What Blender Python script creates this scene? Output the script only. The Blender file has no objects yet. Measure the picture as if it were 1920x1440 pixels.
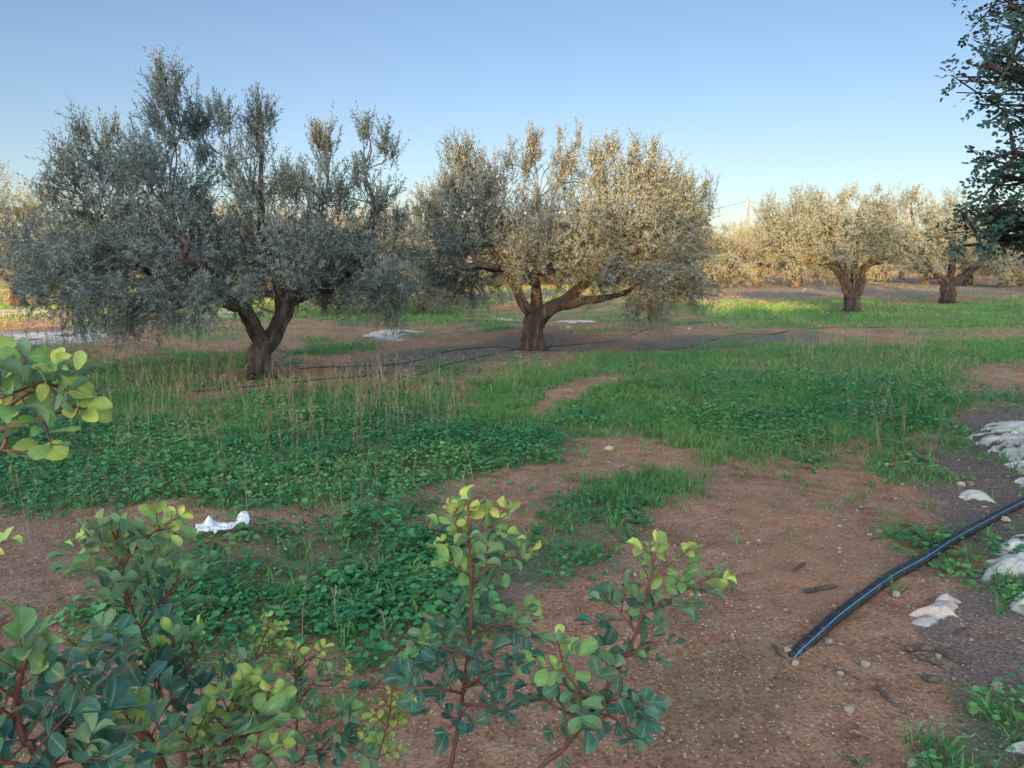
import bpy, math, random
import numpy as np
from mathutils import Vector

# ------------------------------------------------------------------ camera, sky, sun, exposure
S = bpy.context.scene
COL = S.collection
random.seed(7)
RNG = np.random.default_rng(11)

CAM_H, PITCH, FPX = 1.6, math.radians(9.1), 1400.0          # FPX: focal length in px of a 1920 px wide frame
cam_d = bpy.data.cameras.new('camera'); cam = bpy.data.objects.new('camera', cam_d); COL.objects.link(cam)
cam.location = (0, 0, CAM_H); cam.rotation_euler = (math.pi / 2 - PITCH, 0, 0)
cam_d.sensor_width = 36; cam_d.lens = 36 * FPX / 1920; cam_d.clip_start = .05; cam_d.clip_end = 8000
S.camera = cam

SUN_EL, SUN_AZ = math.radians(10.5), math.radians(195)      # azimuth clockwise from +Y: behind the camera, a little left
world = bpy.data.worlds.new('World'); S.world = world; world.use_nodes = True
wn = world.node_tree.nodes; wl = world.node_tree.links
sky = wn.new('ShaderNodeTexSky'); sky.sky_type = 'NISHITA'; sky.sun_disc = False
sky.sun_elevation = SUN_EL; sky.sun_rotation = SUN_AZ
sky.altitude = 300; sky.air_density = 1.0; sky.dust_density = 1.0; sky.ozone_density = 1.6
# added tint: dims the sky away from the sun, warms the sunward half
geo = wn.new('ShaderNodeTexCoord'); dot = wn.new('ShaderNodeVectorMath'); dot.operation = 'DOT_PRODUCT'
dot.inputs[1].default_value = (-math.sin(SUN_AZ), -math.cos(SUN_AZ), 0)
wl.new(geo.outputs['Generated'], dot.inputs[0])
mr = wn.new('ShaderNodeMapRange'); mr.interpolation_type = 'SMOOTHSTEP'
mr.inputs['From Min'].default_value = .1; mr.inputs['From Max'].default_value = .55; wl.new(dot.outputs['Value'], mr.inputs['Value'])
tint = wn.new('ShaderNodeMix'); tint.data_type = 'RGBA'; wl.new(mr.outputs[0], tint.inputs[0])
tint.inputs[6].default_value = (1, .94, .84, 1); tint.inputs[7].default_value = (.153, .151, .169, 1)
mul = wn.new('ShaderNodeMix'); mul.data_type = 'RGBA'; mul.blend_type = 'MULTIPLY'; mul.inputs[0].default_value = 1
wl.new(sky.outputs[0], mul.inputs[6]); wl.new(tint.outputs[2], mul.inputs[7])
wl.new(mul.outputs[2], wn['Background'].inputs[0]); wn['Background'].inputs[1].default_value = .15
sd = bpy.data.lights.new('sun', 'SUN'); sun = bpy.data.objects.new('sun', sd); COL.objects.link(sun)
sd.energy = 2.9; sd.angle = math.radians(.6); sd.color = (1.0, .6, .24)
TO_SUN = Vector((math.sin(SUN_AZ) * math.cos(SUN_EL), math.cos(SUN_AZ) * math.cos(SUN_EL), math.sin(SUN_EL)))
sun.rotation_euler = TO_SUN.to_track_quat('Z', 'Y').to_euler()
S.view_settings.view_transform = 'Standard'; S.view_settings.look = 'None'
S.view_settings.gamma = 1; S.view_settings.use_curve_mapping = False
S.view_settings.exposure = 2.9
S.cycles.max_bounces = 6; S.cycles.transparent_max_bounces = 6
S.cycles.diffuse_bounces = 3; S.cycles.glossy_bounces = 2; S.cycles.transmission_bounces = 3

# ------------------------------------------------------------------ numbers: noise, projection, ground height
def _h(ix, iy, seed):
    h = (ix.astype(np.int64) * 374761393 + iy.astype(np.int64) * 668265263 + seed * 974634777) & 0xffffffff
    h = ((h ^ (h >> 13)) * 1274126177) & 0xffffffff
    return ((h ^ (h >> 16)) & 0xffffffff) / 4294967295.0
def vnoise(x, y, seed=0):
    x = np.asarray(x, float); y = np.asarray(y, float)
    ix = np.floor(x); iy = np.floor(y); fx = x - ix; fy = y - iy
    fx = fx * fx * (3 - 2 * fx); fy = fy * fy * (3 - 2 * fy)
    a = _h(ix, iy, seed); b = _h(ix + 1, iy, seed); c = _h(ix, iy + 1, seed); d = _h(ix + 1, iy + 1, seed)
    return (a * (1 - fx) + b * fx) * (1 - fy) + (c * (1 - fx) + d * fx) * fy
def fbm(x, y, seed=0, oct=4):
    s = 0; a = .5; t = 0
    x = np.asarray(x, float); y = np.asarray(y, float)
    for k in range(oct):
        s = s + a * vnoise(x, y, seed + k * 17); t += a; a *= .5; x = x * 2.03 + 5.1; y = y * 2.03 + 9.7
    return s / t
CP, SP = math.cos(PITCH), math.sin(PITCH)
def ray(u, v):
    a = (u - 960) / FPX; b = (720 - v) / FPX
    return a, CP + b * SP, -SP + b * CP
def P(u, v, Y):                                              # the point Y metres out that the photo shows at pixel u, v
    a, f, z = ray(u, v); t = Y / f
    return np.array((a * t, Y, CAM_H + z * t))
def G0(u, v):
    a, f, z = ray(u, v); t = -CAM_H / z
    return a * t, f * t
def to_px(x, y, z=0.0):
    dy = y; dz = z - CAM_H
    f = dy * CP - dz * SP; up = dy * SP + dz * CP
    f = np.where(f > .05, f, .05)
    return 960 + FPX * x / f, 720 - FPX * up / f
MOUNDS = []
for (u, v, h, r) in ((488, 706, .13, .8), (1000, 636, .22, 1.2), (1598, 579, .2, 1.3), (1777, 560, .2, 1.4), (1356, 533, .25, 2.0), (1494, 1218, .02, .1)):
    x, y = G0(u, v); MOUNDS.append((x, y, h, r))
def zg(x, y):
    x = np.asarray(x, float); y = np.asarray(y, float)
    far = np.clip(np.hypot(x, y) / 40, 0, 1)
    z = (fbm(x * .35, y * .35, 3, 3) - .5) * .14 + (fbm(x * 1.3, y * 1.3, 5, 3) - .5) * .06
    z = z + (fbm(x * 5, y * 5, 9, 3) - .5) * .035 * (1 - far) + (fbm(x * 14, y * 14, 19, 2) - .5) * .014 * (1 - far)
    for mx, my, h, r in MOUNDS:
        z = z + h * np.exp(-((x - mx) ** 2 + (y - my) ** 2) / (r * r)) * (.8 + .4 * vnoise(x * 3, y * 3, 31))
    return z
def G(u, v):                                                 # ground point under a pixel
    z = 0.0
    a, f, dz = ray(u, v)
    for _ in range(6):
        t = (z - CAM_H) / dz; z = float(zg(a * t, f * t))
    return np.array((a * t, f * t, z))

# ------------------------------------------------------------------ mesh helpers
def mesh(name, V, faces, mat, parent=None, tint=None, smooth=True, loc=None):
    """faces: list of int arrays, each (n, k); tint: one value per vertex"""
    V = np.asarray(V, np.float32)
    me = bpy.data.meshes.new(name)
    fl = [np.asarray(f, np.int32) for f in faces if len(f)]
    me.vertices.add(len(V)); me.vertices.foreach_set('co', V.ravel())
    idx = np.concatenate([f.ravel() for f in fl]); tot = np.concatenate([np.full(len(f), f.shape[1], np.int32) for f in fl])
    st = np.concatenate(([0], np.cumsum(tot)[:-1])).astype(np.int32)
    me.loops.add(len(idx)); me.loops.foreach_set('vertex_index', idx)
    me.polygons.add(len(tot)); me.polygons.foreach_set('loop_start', st); me.polygons.foreach_set('loop_total', tot)
    if smooth: me.polygons.foreach_set('use_smooth', np.ones(len(tot), bool))
    if tint is not None:
        at = me.attributes.new('tint', 'FLOAT', 'POINT'); at.data.foreach_set('value', np.asarray(tint, np.float32))
    me.update(calc_edges=True)
    if mat: me.materials.append(mat)
    o = bpy.data.objects.new(name, me); COL.objects.link(o)
    if parent: o.parent = parent
    if loc is not None: o.location = loc
    return o
def empty(name, loc):
    o = bpy.data.objects.new(name, None); COL.objects.link(o); o.location = [float(c) for c in loc]; o.empty_display_size = .2
    return o
def tag(o, label=None, cat=None, group=None, kind=None):
    if label: o['label'] = label
    if cat: o['category'] = cat
    if group: o['group'] = group
    if kind: o['kind'] = kind
    return o
def nrm(a):
    return a / np.maximum(np.linalg.norm(a, axis=-1, keepdims=True), 1e-9)
class MB:                                                    # gathers pieces into one mesh
    def __init__(s): s.V = []; s.F = {}; s.T = []; s.n = 0
    def add(s, V, F, t=0.0):
        V = np.asarray(V, float)
        for f in (F if isinstance(F, list) else [F]):
            f = np.asarray(f)
            s.F.setdefault(f.shape[1], []).append(f + s.n)
        s.V.append(V); s.T.append(np.broadcast_to(np.asarray(t, float), (len(V),))); s.n += len(V)
    def build(s, name, mat, parent=None, off=None, smooth=True):
        V = np.concatenate(s.V)
        if off is not None: V = V - np.asarray(off, float)
        return mesh(name, V, [np.concatenate(f) for f in s.F.values()], mat, parent, np.concatenate(s.T), smooth)
def inst(TV, TF, M, T):
    """copies of a template: M (n,3,3) columns are its x,y,z axes, T (n,3)"""
    V = np.einsum('nij,kj->nki', M, TV) + T[:, None, :]
    F = TF[None] + (np.arange(len(T)) * len(TV))[:, None, None]
    return V.reshape(-1, 3), F.reshape(-1, TF.shape[1])
def spline(pts, n):
    p = np.asarray(pts, float); k = len(p)
    if k == 2: return p[0] + (p[1] - p[0]) * np.linspace(0, 1, n)[:, None]
    q = np.vstack((2 * p[0] - p[1], p, 2 * p[-1] - p[-2]))
    t = np.linspace(0, k - 1 - 1e-6, n); i = t.astype(int); f = (t - i)[:, None]
    a, b, c, d = q[i], q[i + 1], q[i + 2], q[i + 3]
    return .5 * (2 * b + (c - a) * f + (2 * a - 5 * b + 4 * c - d) * f ** 2 + (3 * b - a - 3 * c + d) * f ** 3)
def tube(pts, rad, sides=8, rough=0.0, seed=0, cap=True):
    p = np.asarray(pts, float); n = len(p); rad = np.broadcast_to(np.asarray(rad, float), (n,))
    t = nrm(np.gradient(p, axis=0))
    ref = np.array((1., 0, 0)) if abs(t[0][0]) < .8 else np.array((0, 1., 0))
    N = np.zeros_like(p); a = ref
    for i in range(n):
        a = a - t[i] * a.dot(t[i]); a = a / max(np.linalg.norm(a), 1e-9); N[i] = a
    B = np.cross(t, N)
    ang = np.linspace(0, 2 * math.pi, sides, endpoint=False)
    ca, sa = np.cos(ang), np.sin(ang)
    R = np.repeat(rad[:, None], sides, 1)
    if rough:
        L = np.concatenate(([0], np.cumsum(np.linalg.norm(np.diff(p, axis=0), axis=1))))
        tw = L[:, None] * 1.4
        w = np.sin(ang[None] * 3 + tw * 3 + seed) * .35 + np.sin(ang[None] * 5 - tw * 2 + seed * 2) * .25
        cx = np.cos(ang)[None] * 2.2 + seed * 7.3 + 0 * tw; sx = np.sin(ang)[None] * 2.2 + L[:, None] * 4
        w = w + (fbm(cx, sx, 40 + seed, 3) - .5) * 2.2
        R = R * (1 + rough * w)
    V = p[:, None] + N[:, None] * (ca[None, :, None] * R[..., None]) + B[:, None] * (sa[None, :, None] * R[..., None])
    V = V.reshape(-1, 3)
    i = np.arange(n - 1)[:, None] * sides; j = np.arange(sides)[None]; j2 = (j + 1) % sides
    F = np.stack((i + j, i + j2, i + sides + j2, i + sides + j), -1).reshape(-1, 4)
    fs = [F]
    if cap: fs.append(((n - 1) * sides + np.arange(sides))[None]); fs.append(np.arange(sides)[::-1][None])
    return V, fs

# ------------------------------------------------------------------ materials
def new_mat(name):
    m = bpy.data.materials.new(name); m.use_nodes = True
    nt = m.node_tree; b = nt.nodes['Principled BSDF']
    return m, nt, nt.nodes, nt.links, b
def rgba(c): return (c[0], c[1], c[2], 1)
def ramp(nd, stops, interp='LINEAR'):
    r = nd.new('ShaderNodeValToRGB'); r.color_ramp.interpolation = interp
    e = r.color_ramp.elements
    e[0].position, e[0].color = stops[0][0], rgba(stops[0][1]); e[1].position, e[1].color = stops[-1][0], rgba(stops[-1][1])
    for p, c in stops[1:-1]:
        x = e.new(p); x.color = rgba(c)
    return r
def noise(nd, lk, scale, detail=4, rough=.55, coord=None):
    n = nd.new('ShaderNodeTexNoise'); n.inputs['Scale'].default_value = scale; n.inputs['Detail'].default_value = detail
    n.inputs['Roughness'].default_value = rough
    if coord is not None: lk.new(coord, n.inputs['Vector'])
    return n
def mixc(nd, lk, fac, a, b, mode='MIX'):
    m = nd.new('ShaderNodeMix'); m.data_type = 'RGBA'; m.blend_type = mode
    for s, v in ((m.inputs[0], fac), (m.inputs[6], a), (m.inputs[7], b)):
        if isinstance(v, (int, float)): s.default_value = v
        elif isinstance(v, tuple): s.default_value = rgba(v)
        else: lk.new(v, s)
    return m.outputs[2]
def leaf_mat(name, stops, back=None, rough=.5, trans=.25, spec=.4, tcol=None):
    m, nt, nd, lk, b = new_mat(name)
    at = nd.new('ShaderNodeAttribute'); at.attribute_name = 'tint'
    r = ramp(nd, stops); lk.new(at.outputs['Fac'], r.inputs[0]); c = r.outputs[0]
    tc = nd.new('ShaderNodeTexCoord'); nz = noise(nd, lk, 9, 2, .5, tc.outputs['Object'])
    rr = ramp(nd, [(.3, (.82, .82, .82)), (.7, (1.15, 1.12, 1.05))]); lk.new(nz.outputs[0], rr.inputs[0])
    c = mixc(nd, lk, 1.0, c, rr.outputs[0], 'MULTIPLY')
    if name == 'carob_leaf':
        a2 = nd.new('ShaderNodeAttribute'); a2.attribute_name = 'rib'
        m2 = nd.new('ShaderNodeMapRange'); m2.inputs['From Min'].default_value = .72; m2.inputs['From Max'].default_value = .95; m2.inputs['To Max'].default_value = .55; lk.new(a2.outputs['Fac'], m2.inputs[0])
        c = mixc(nd, lk, m2.outputs[0], c, (.3, .36, .16))
        a3 = nd.new('ShaderNodeAttribute'); a3.attribute_name = 'worn'; c = mixc(nd, lk, a3.outputs['Fac'], c, (.2, .1, .04))
        n5 = noise(nd, lk, 55, 4, .6, tc.outputs['Object']); r5 = ramp(nd, [(.35, (.8, .8, .8)), (.6, (1.08, 1.08, 1.08))]); lk.new(n5.outputs[0], r5.inputs[0]); c = mixc(nd, lk, 1., c, r5.outputs[0], 'MULTIPLY')
    if back:
        ge = nd.new('ShaderNodeNewGeometry'); c = mixc(nd, lk, ge.outputs['Backfacing'], c, back)
    lk.new(c, b.inputs['Base Color']); b.inputs['Roughness'].default_value = rough; b.inputs['Specular IOR Level'].default_value = spec
    if trans:
        t = nd.new('ShaderNodeBsdfTranslucent'); lk.new(c, t.inputs[0])
        if tcol: 
            cc = mixc(nd, lk, .5, c, tcol); lk.new(cc, t.inputs[0])
        mx = nd.new('ShaderNodeMixShader'); mx.inputs[0].default_value = trans
        lk.new(b.outputs[0], mx.inputs[1]); lk.new(t.outputs[0], mx.inputs[2]); lk.new(mx.outputs[0], nd['Material Output'].inputs[0])
    return m
def bark_mat(name, dark, mid, light, scale=9):
    m, nt, nd, lk, b = new_mat(name)
    tc = nd.new('ShaderNodeTexCoord'); mp = nd.new('ShaderNodeMapping'); mp.inputs['Scale'].default_value = (1, 1, .22)
    lk.new(tc.outputs['Object'], mp.inputs[0])
    n1 = noise(nd, lk, scale, 6, .65, mp.outputs[0]); n2 = noise(nd, lk, scale * 4, 4, .6, mp.outputs[0])
    r = ramp(nd, [(.32, dark), (.5, mid), (.72, light)]); lk.new(n1.outputs[0], r.inputs[0])
    r2 = ramp(nd, [(.35, (.7, .7, .7)), (.65, (1.25, 1.25, 1.25))]); lk.new(n2.outputs[0], r2.inputs[0])
    c = mixc(nd, lk, 1., r.outputs[0], r2.outputs[0], 'MULTIPLY')
    lk.new(c, b.inputs['Base Color']); b.inputs['Roughness'].default_value = .9
    bp = nd.new('ShaderNodeBump'); bp.inputs['Strength'].default_value = 1; bp.inputs['Distance'].default_value = .06
    lk.new(n1.outputs[0], bp.inputs['Height']); lk.new(bp.outputs[0], b.inputs['Normal'])
    return m
def plain_mat(name, stops, scale=12, rough=.8, bump=.3, dist=.01, spec=.3, detail=5):
    m, nt, nd, lk, b = new_mat(name)
    tc = nd.new('ShaderNodeTexCoord'); n1 = noise(nd, lk, scale, detail, .6, tc.outputs['Object'])
    r = ramp(nd, stops); lk.new(n1.outputs[0], r.inputs[0]); lk.new(r.outputs[0], b.inputs['Base Color'])
    b.inputs['Roughness'].default_value = rough; b.inputs['Specular IOR Level'].default_value = spec
    if bump:
        bp = nd.new('ShaderNodeBump'); bp.inputs['Strength'].default_value = bump; bp.inputs['Distance'].default_value = dist
        lk.new(n1.outputs[0], bp.inputs['Height']); lk.new(bp.outputs[0], b.inputs['Normal'])
    return m
M_OLIVE = leaf_mat('olive_leaf', [(0, (.105, .16, .168)), (.5, (.11, .135, .095)), (1, (.22, .175, .05))], (.175, .205, .195), .5, .25, .22)  # sun and shade in the colour: bluish for shaded crowns, golden for sunlit
M_BARK = bark_mat('olive_bark', (.012, .008, .007), (.036, .024, .019), (.085, .062, .05))
M_TWIG = bark_mat('olive_twig', (.06, .06, .058), (.11, .112, .108), (.18, .185, .18), 14)
M_CAROB = leaf_mat('carob_leaf', [(0, (.038, .105, .085)), (.35, (.06, .155, .1)), (.7, (.17, .3, .085)), (1, (.44, .48, .1))], (.15, .25, .14), .46, .22, .3)  # yellow end brightened to paint sun on the young tip leaves
M_CAROB_OLD = leaf_mat('mature_carob_leaf', [(0, (.032, .08, .07)), (.5, (.055, .115, .08)), (1, (.1, .15, .07))], (.08, .13, .1), .45, .12, .3)
M_CSTEM = leaf_mat('carob_stem', [(0, (.07, .05, .042)), (.4, (.1, .04, .032)), (1, (.2, .06, .045))], None, .55, 0, .4)
M_BLEAF = leaf_mat('weed_leaf', [(0, (.03, .15, .06)), (.5, (.065, .24, .07)), (1, (.15, .31, .085))], (.08, .2, .09), .5, .25, .35)
M_GRASS = leaf_mat('grass_blade', [(0, (.045, .16, .05)), (.5, (.08, .24, .055)), (.8, (.14, .24, .065)), (1, (.34, .29, .17))], None, .55, .25, .3)
M_DRY = leaf_mat('dry_stem', [(0, (.09, .06, .045)), (.5, (.2, .15, .09)), (1, (.33, .27, .17))], None, .85, 0, .2)
M_FLOWER = leaf_mat('white_petal', [(0, (.65, .66, .66)), (1, (.8, .8, .78))], None, .6, .2, .3)
M_ROCK = None

# ground: red soil with moss, leaf litter, pale weathered patches
def soil_mat():
    m, nt, nd, lk, b = new_mat('red_soil')
    tc = nd.new('ShaderNodeTexCoord'); co = tc.outputs['Object']
    def attr(n):
        a = nd.new('ShaderNodeAttribute'); a.attribute_name = n; return a.outputs['Fac']
    n1 = noise(nd, lk, .9, 5, .6, co); n2 = noise(nd, lk, 7, 6, .65, co); n3 = noise(nd, lk, 60, 5, .7, co); n4 = noise(nd, lk, 260, 3, .6, co)
    r1 = ramp(nd, [(.3, (.24, .115, .068)), (.5, (.36, .18, .108)), (.7, (.45, .25, .158))]); lk.new(n2.outputs[0], r1.inputs[0])
    rb = ramp(nd, [(.3, (.72, .66, .62)), (.5, (1, 1, 1)), (.68, (1.18, 1.12, 1.05))]); lk.new(n1.outputs[0], rb.inputs[0])
    c = mixc(nd, lk, 1., r1.outputs[0], rb.outputs[0], 'MULTIPLY')
    r2 = ramp(nd, [(.34, (.45, .42, .42)), (.5, (1, 1, 1)), (.68, (1.35, 1.3, 1.25))]); lk.new(n3.outputs[0], r2.inputs[0])
    c = mixc(nd, lk, 1., c, r2.outputs[0], 'MULTIPLY')
    r3 = ramp(nd, [(.35, (.7, .7, .7)), (.65, (1.25, 1.25, 1.25))]); lk.new(n4.outputs[0], r3.inputs[0])
    c = mixc(nd, lk, .7, c, r3.outputs[0], 'MULTIPLY')
    def masked(a, breakup, lo, hi):
        mm = nd.new('ShaderNodeMath'); mm.operation = 'MULTIPLY_ADD'; lk.new(breakup, mm.inputs[0]); mm.inputs[1].default_value = .9; lk.new(a, mm.inputs[2])
        mr = nd.new('ShaderNodeMapRange'); mr.inputs['From Min'].default_value = lo; mr.inputs['From Max'].default_value = hi; lk.new(mm.outputs[0], mr.inputs[0])
        return mr.outputs[0]
    # bright red earth round the trunks
    c = mixc(nd, lk, masked(attr('red'), n2.outputs[0], .8, 1.7), c, (.36, .17, .095))
    # dark humus and leaf litter, with shade painted in as a far strip
    lt = ramp(nd, [(.3, (.06, .046, .042)), (.5, (.14, .11, .1)), (.62, (.21, .17, .145)), (.75, (.36, .31, .26))]); lk.new(n3.outputs[0], lt.inputs[0])
    c = mixc(nd, lk, masked(attr('litter'), n2.outputs[0], .75, 1.5), c, lt.outputs[0])
    # moss
    ms = ramp(nd, [(.3, (.05, .065, .02)), (.7, (.13, .14, .04))]); lk.new(n3.outputs[0], ms.inputs[0])
    c = mixc(nd, lk, masked(attr('moss'), n2.outputs[0], .8, 1.8), c, ms.outputs[0])
    # green film of seedlings between the plants
    gs = ramp(nd, [(.35, (.05, .085, .04)), (.6, (.09, .16, .06)), (.8, (.17, .22, .09))]); lk.new(n3.outputs[0], gs.inputs[0])
    c = mixc(nd, lk, masked(attr('green'), n2.outputs[0], .85, 1.9), c, gs.outputs[0])
    # pale limestone surfacing
    rk = ramp(nd, [(.3, (.22, .18, .15)), (.5, (.42, .37, .33)), (.7, (.5, .46, .42))]); lk.new(n2.outputs[0], rk.inputs[0])
    c = mixc(nd, lk, masked(attr('pale'), n3.outputs[0], .8, 1.1), c, rk.outputs[0])
    # grit
    vo = nd.new('ShaderNodeTexVoronoi'); vo.inputs['Scale'].default_value = 70; lk.new(co, vo.inputs['Vector'])
    vs = nd.new('ShaderNodeSeparateColor'); lk.new(vo.outputs['Color'], vs.inputs[0])
    g1 = nd.new('ShaderNodeMath'); g1.operation = 'LESS_THAN'; g1.inputs[1].default_value = .3; lk.new(vo.outputs['Distance'], g1.inputs[0])
    g2 = nd.new('ShaderNodeMath'); g2.operation = 'GREATER_THAN'; g2.inputs[1].default_value = .82; lk.new(vs.outputs[0], g2.inputs[0])
    g3 = nd.new('ShaderNodeMath'); g3.operation = 'MULTIPLY'; lk.new(g1.outputs[0], g3.inputs[0]); lk.new(g2.outputs[0], g3.inputs[1])
    c = mixc(nd, lk, g3.outputs[0], c, (.52, .42, .34))
    lk.new(c, b.inputs['Base Color']); b.inputs['Roughness'].default_value = .95; b.inputs['Specular IOR Level'].default_value = .15
    ad = nd.new('ShaderNodeMath'); ad.operation = 'MULTIPLY_ADD'; lk.new(n3.outputs[0], ad.inputs[0]); ad.inputs[1].default_value = .5; lk.new(n2.outputs[0], ad.inputs[2])
    bp = nd.new('ShaderNodeBump'); bp.inputs['Strength'].default_value = .9; bp.inputs['Distance'].default_value = .05; lk.new(ad.outputs[0], bp.inputs['Height'])
    lk.new(bp.outputs[0], b.inputs['Normal'])
    return m

# ------------------------------------------------------------------ where things grow (outlines on the ground, given by the photo's pixels)
def sdist(u, v, poly):
    """signed distance in px (v stretched 2x for the foreshortening), positive inside"""
    p = np.asarray(poly, float) * (1, 2.0); v = v * 2.0
    d = np.full(u.shape, 1e18); ins = np.zeros(u.shape, bool)
    for i in range(len(p)):
        a = p[i]; b = p[(i + 1) % len(p)]; e = b - a
        wx = u - a[0]; wy = v - a[1]
        t = np.clip((wx * e[0] + wy * e[1]) / (e.dot(e) + 1e-9), 0, 1)
        d = np.minimum(d, (wx - t * e[0]) ** 2 + (wy - t * e[1]) ** 2)
        c = (a[1] > v) != (b[1] > v)
        with np.errstate(divide='ignore', invalid='ignore'):
            ins ^= c & (u < (b[0] - a[0]) * (v - a[1]) / (b[1] - a[1]) + a[0])
    d = np.sqrt(d)
    return np.where(ins, d, -d)
WEED = [(1.0, 30, [(-200, 770), (250, 770), (480, 800), (700, 800), (860, 790), (1000, 800), (1090, 860), (950, 890), (800, 890), (700, 915), (600, 930), (480, 955), (300, 945), (120, 950), (-200, 900)]),
        (1.0, 18, [(560, 985), (650, 945), (760, 925), (800, 960), (740, 1000), (640, 1012)]),
        (1., 40, [(900, 960), (1050, 1000), (1130, 1060), (1060, 1110), (930, 1110), (900, 1060)]),
        (.95, 60, [(150, 1000), (420, 1010), (560, 1040), (640, 1100), (620, 1250), (420, 1330), (180, 1250), (120, 1120)]),
        (.85, 22, [(600, 1150), (700, 1165), (800, 1200), (790, 1300), (650, 1290), (590, 1220)]),
        (.9, 40, [(1000, 730), (1300, 690), (1700, 690), (1800, 740), (1760, 800), (1500, 830), (1200, 800), (1050, 790)]),
        (.8, 25, [(1770, 1340), (1860, 1290), (2050, 1280), (2050, 1600), (1740, 1600), (1750, 1400)]),
        (.9, 50, [(420, 985), (720, 1010), (960, 1000), (1000, 1120), (900, 1260), (600, 1240)]), (.8, 40, [(1000, 930), (1200, 960), (1180, 1040), (1050, 1080), (980, 1000)]),
        (.7, 16, [(1255, 1150), (1290, 1180), (1300, 1240), (1270, 1270), (1245, 1210)]),
        (.5, 20, [(1640, 840), (1830, 850), (1800, 900), (1650, 905)]),
        (.8, 14, [(1830, 1105), (1920, 1090), (2000, 1170), (1880, 1180)])]
GRASS = [(1.0, 30, [(880, 715), (1000, 690), (1200, 655), (1500, 650), (2200, 620), (2200, 690), (1790, 720), (1780, 800), (1620, 840), (1500, 860), (1330, 890), (1200, 830), (1100, 830), (1000, 830), (860, 800)]),
         (.95, 36, [(1010, 940), (1100, 898), (1250, 882), (1340, 900), (1330, 950), (1200, 960), (1090, 978), (1020, 978)]),
         (1.0, 14, [(1270, 582), (1400, 570), (1590, 575), (2200, 560), (2200, 615), (1500, 612), (1350, 605)]),
         (.75, 25, [(60, 690), (300, 660), (480, 650), (480, 695), (420, 725), (150, 750), (-100, 740)]),
         (.85, 14, [(560, 640), (720, 640), (720, 665), (560, 672)]),
         (.75, 30, [(-200, 740), (400, 738), (700, 725), (860, 715), (900, 800), (600, 830), (200, 800)]),
         (.9, 8, [(885, 632), (900, 612), (940, 610), (955, 632)]),
         (.9, 12, [(520, 600), (600, 580), (860, 570), (880, 590), (800, 602)]),
         (.6, 20, [(1640, 840), (1830, 850), (1800, 905), (1650, 905)]),
         (.55, 24, [(1620, 960), (1780, 975), (1790, 1050), (1650, 1060)]),
         (.8, 14, [(1830, 1100), (1920, 1090), (2000, 1170), (1850, 1175)]),
         (.5, 20, [(1250, 1080), (1310, 1110), (1330, 1250), (1250, 1290), (1210, 1200)]),
         (.6, 12, [(1320, 1200), (1370, 1205), (1370, 1245), (1325, 1240)]),
         (.75, 25, [(1770, 1340), (1860, 1290), (2050, 1280), (2050, 1600), (1740, 1600), (1750, 1400)])]
BARE = [(.75, 12, [(1180, 550), (1320, 529), (1560, 523), (2200, 523), (2200, 552), (1560, 560), (1300, 564)]), (1, 10, [(960, 775), (1050, 728), (1120, 712), (1180, 714), (1100, 742), (1020, 775)]),  # first strip thins far grass to darken ground left unshaded
        (.55, 16, [(1090, 885), (1150, 842), (1290, 832), (1330, 870), (1180, 878), (1010, 930), (950, 925)]),
        (.6, 12, [(530, 988), (650, 940), (900, 908), (960, 922), (800, 925), (680, 950), (560, 992)]),
        (1, 30, [(1180, 1010), (1340, 970), (1480, 915), (1620, 945), (1640, 1000), (1720, 1080), (1800, 1200), (1760, 1480), (640, 1480), (760, 1380), (900, 1330), (1080, 1200), (1130, 1100)]),
        (.9, 14, [(430, 718), (520, 695), (720, 650), (960, 640), (1200, 640), (1300, 650), (1000, 672), (760, 700), (600, 714)]),
        (.8, 12, [(1820, 690), (2100, 670), (2100, 745), (1860, 735)]),
        (.7, 20, [(1800, 780), (2100, 760), (2100, 1080), (1800, 1000), (1790, 880)]),
        (.3, 40, [(-200, 960), (120, 960), (200, 1100), (100, 1200), (-200, 1250)])]
LITTER_AND_SHADE = [(1, 14, [(620, 690), (760, 655), (960, 635), (1200, 640), (1540, 612), (1560, 650), (1300, 668), (1180, 655), (900, 690), (640, 712)]),
          (.9, 25, [(1780, 800), (1830, 740), (2100, 740), (2100, 1060), (1850, 1050), (1760, 960), (1700, 900)]),
          (.8, 25, [(1700, 1180), (1800, 1080), (2100, 1060), (2100, 1440), (1780, 1440), (1740, 1300)]),
          (.4, 60, [(-200, 930), (150, 930), (260, 1050), (150, 1200), (-200, 1250)]),
          (.6, 30, [(600, 1000), (900, 1000), (1180, 1060), (1000, 1180), (620, 1200)]),
          (.8, 12, [(0, 590), (300, 595), (300, 612), (0, 606)]),
          (1, 14, [(1180, 548), (1320, 528), (1560, 522), (2200, 522), (2200, 556), (1560, 560), (1300, 566)]), (.8, 10, [(560, 560), (900, 540), (1180, 548), (1200, 570), (560, 575)])]  # far right strip darkened as litter to stand in for missing shade
MOSS = [(.55, 90, [(1200, 1200), (1500, 1180), (1600, 1260), (1560, 1400), (1250, 1440), (1180, 1330)]),
        (.8, 20, [(1100, 590), (1300, 600), (1250, 625), (1050, 615)]), (.9, 14, [(640, 598), (950, 590), (980, 612), (600, 612)]),
        (.8, 14, [(150, 672), (330, 668), (330, 690), (150, 692)]), (.8, 14, [(1840, 640), (2100, 640), (2100, 672), (1840, 676)]),
        (.6, 30, [(940, 650), (1000, 640), (1080, 668), (980, 680)])]
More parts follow.
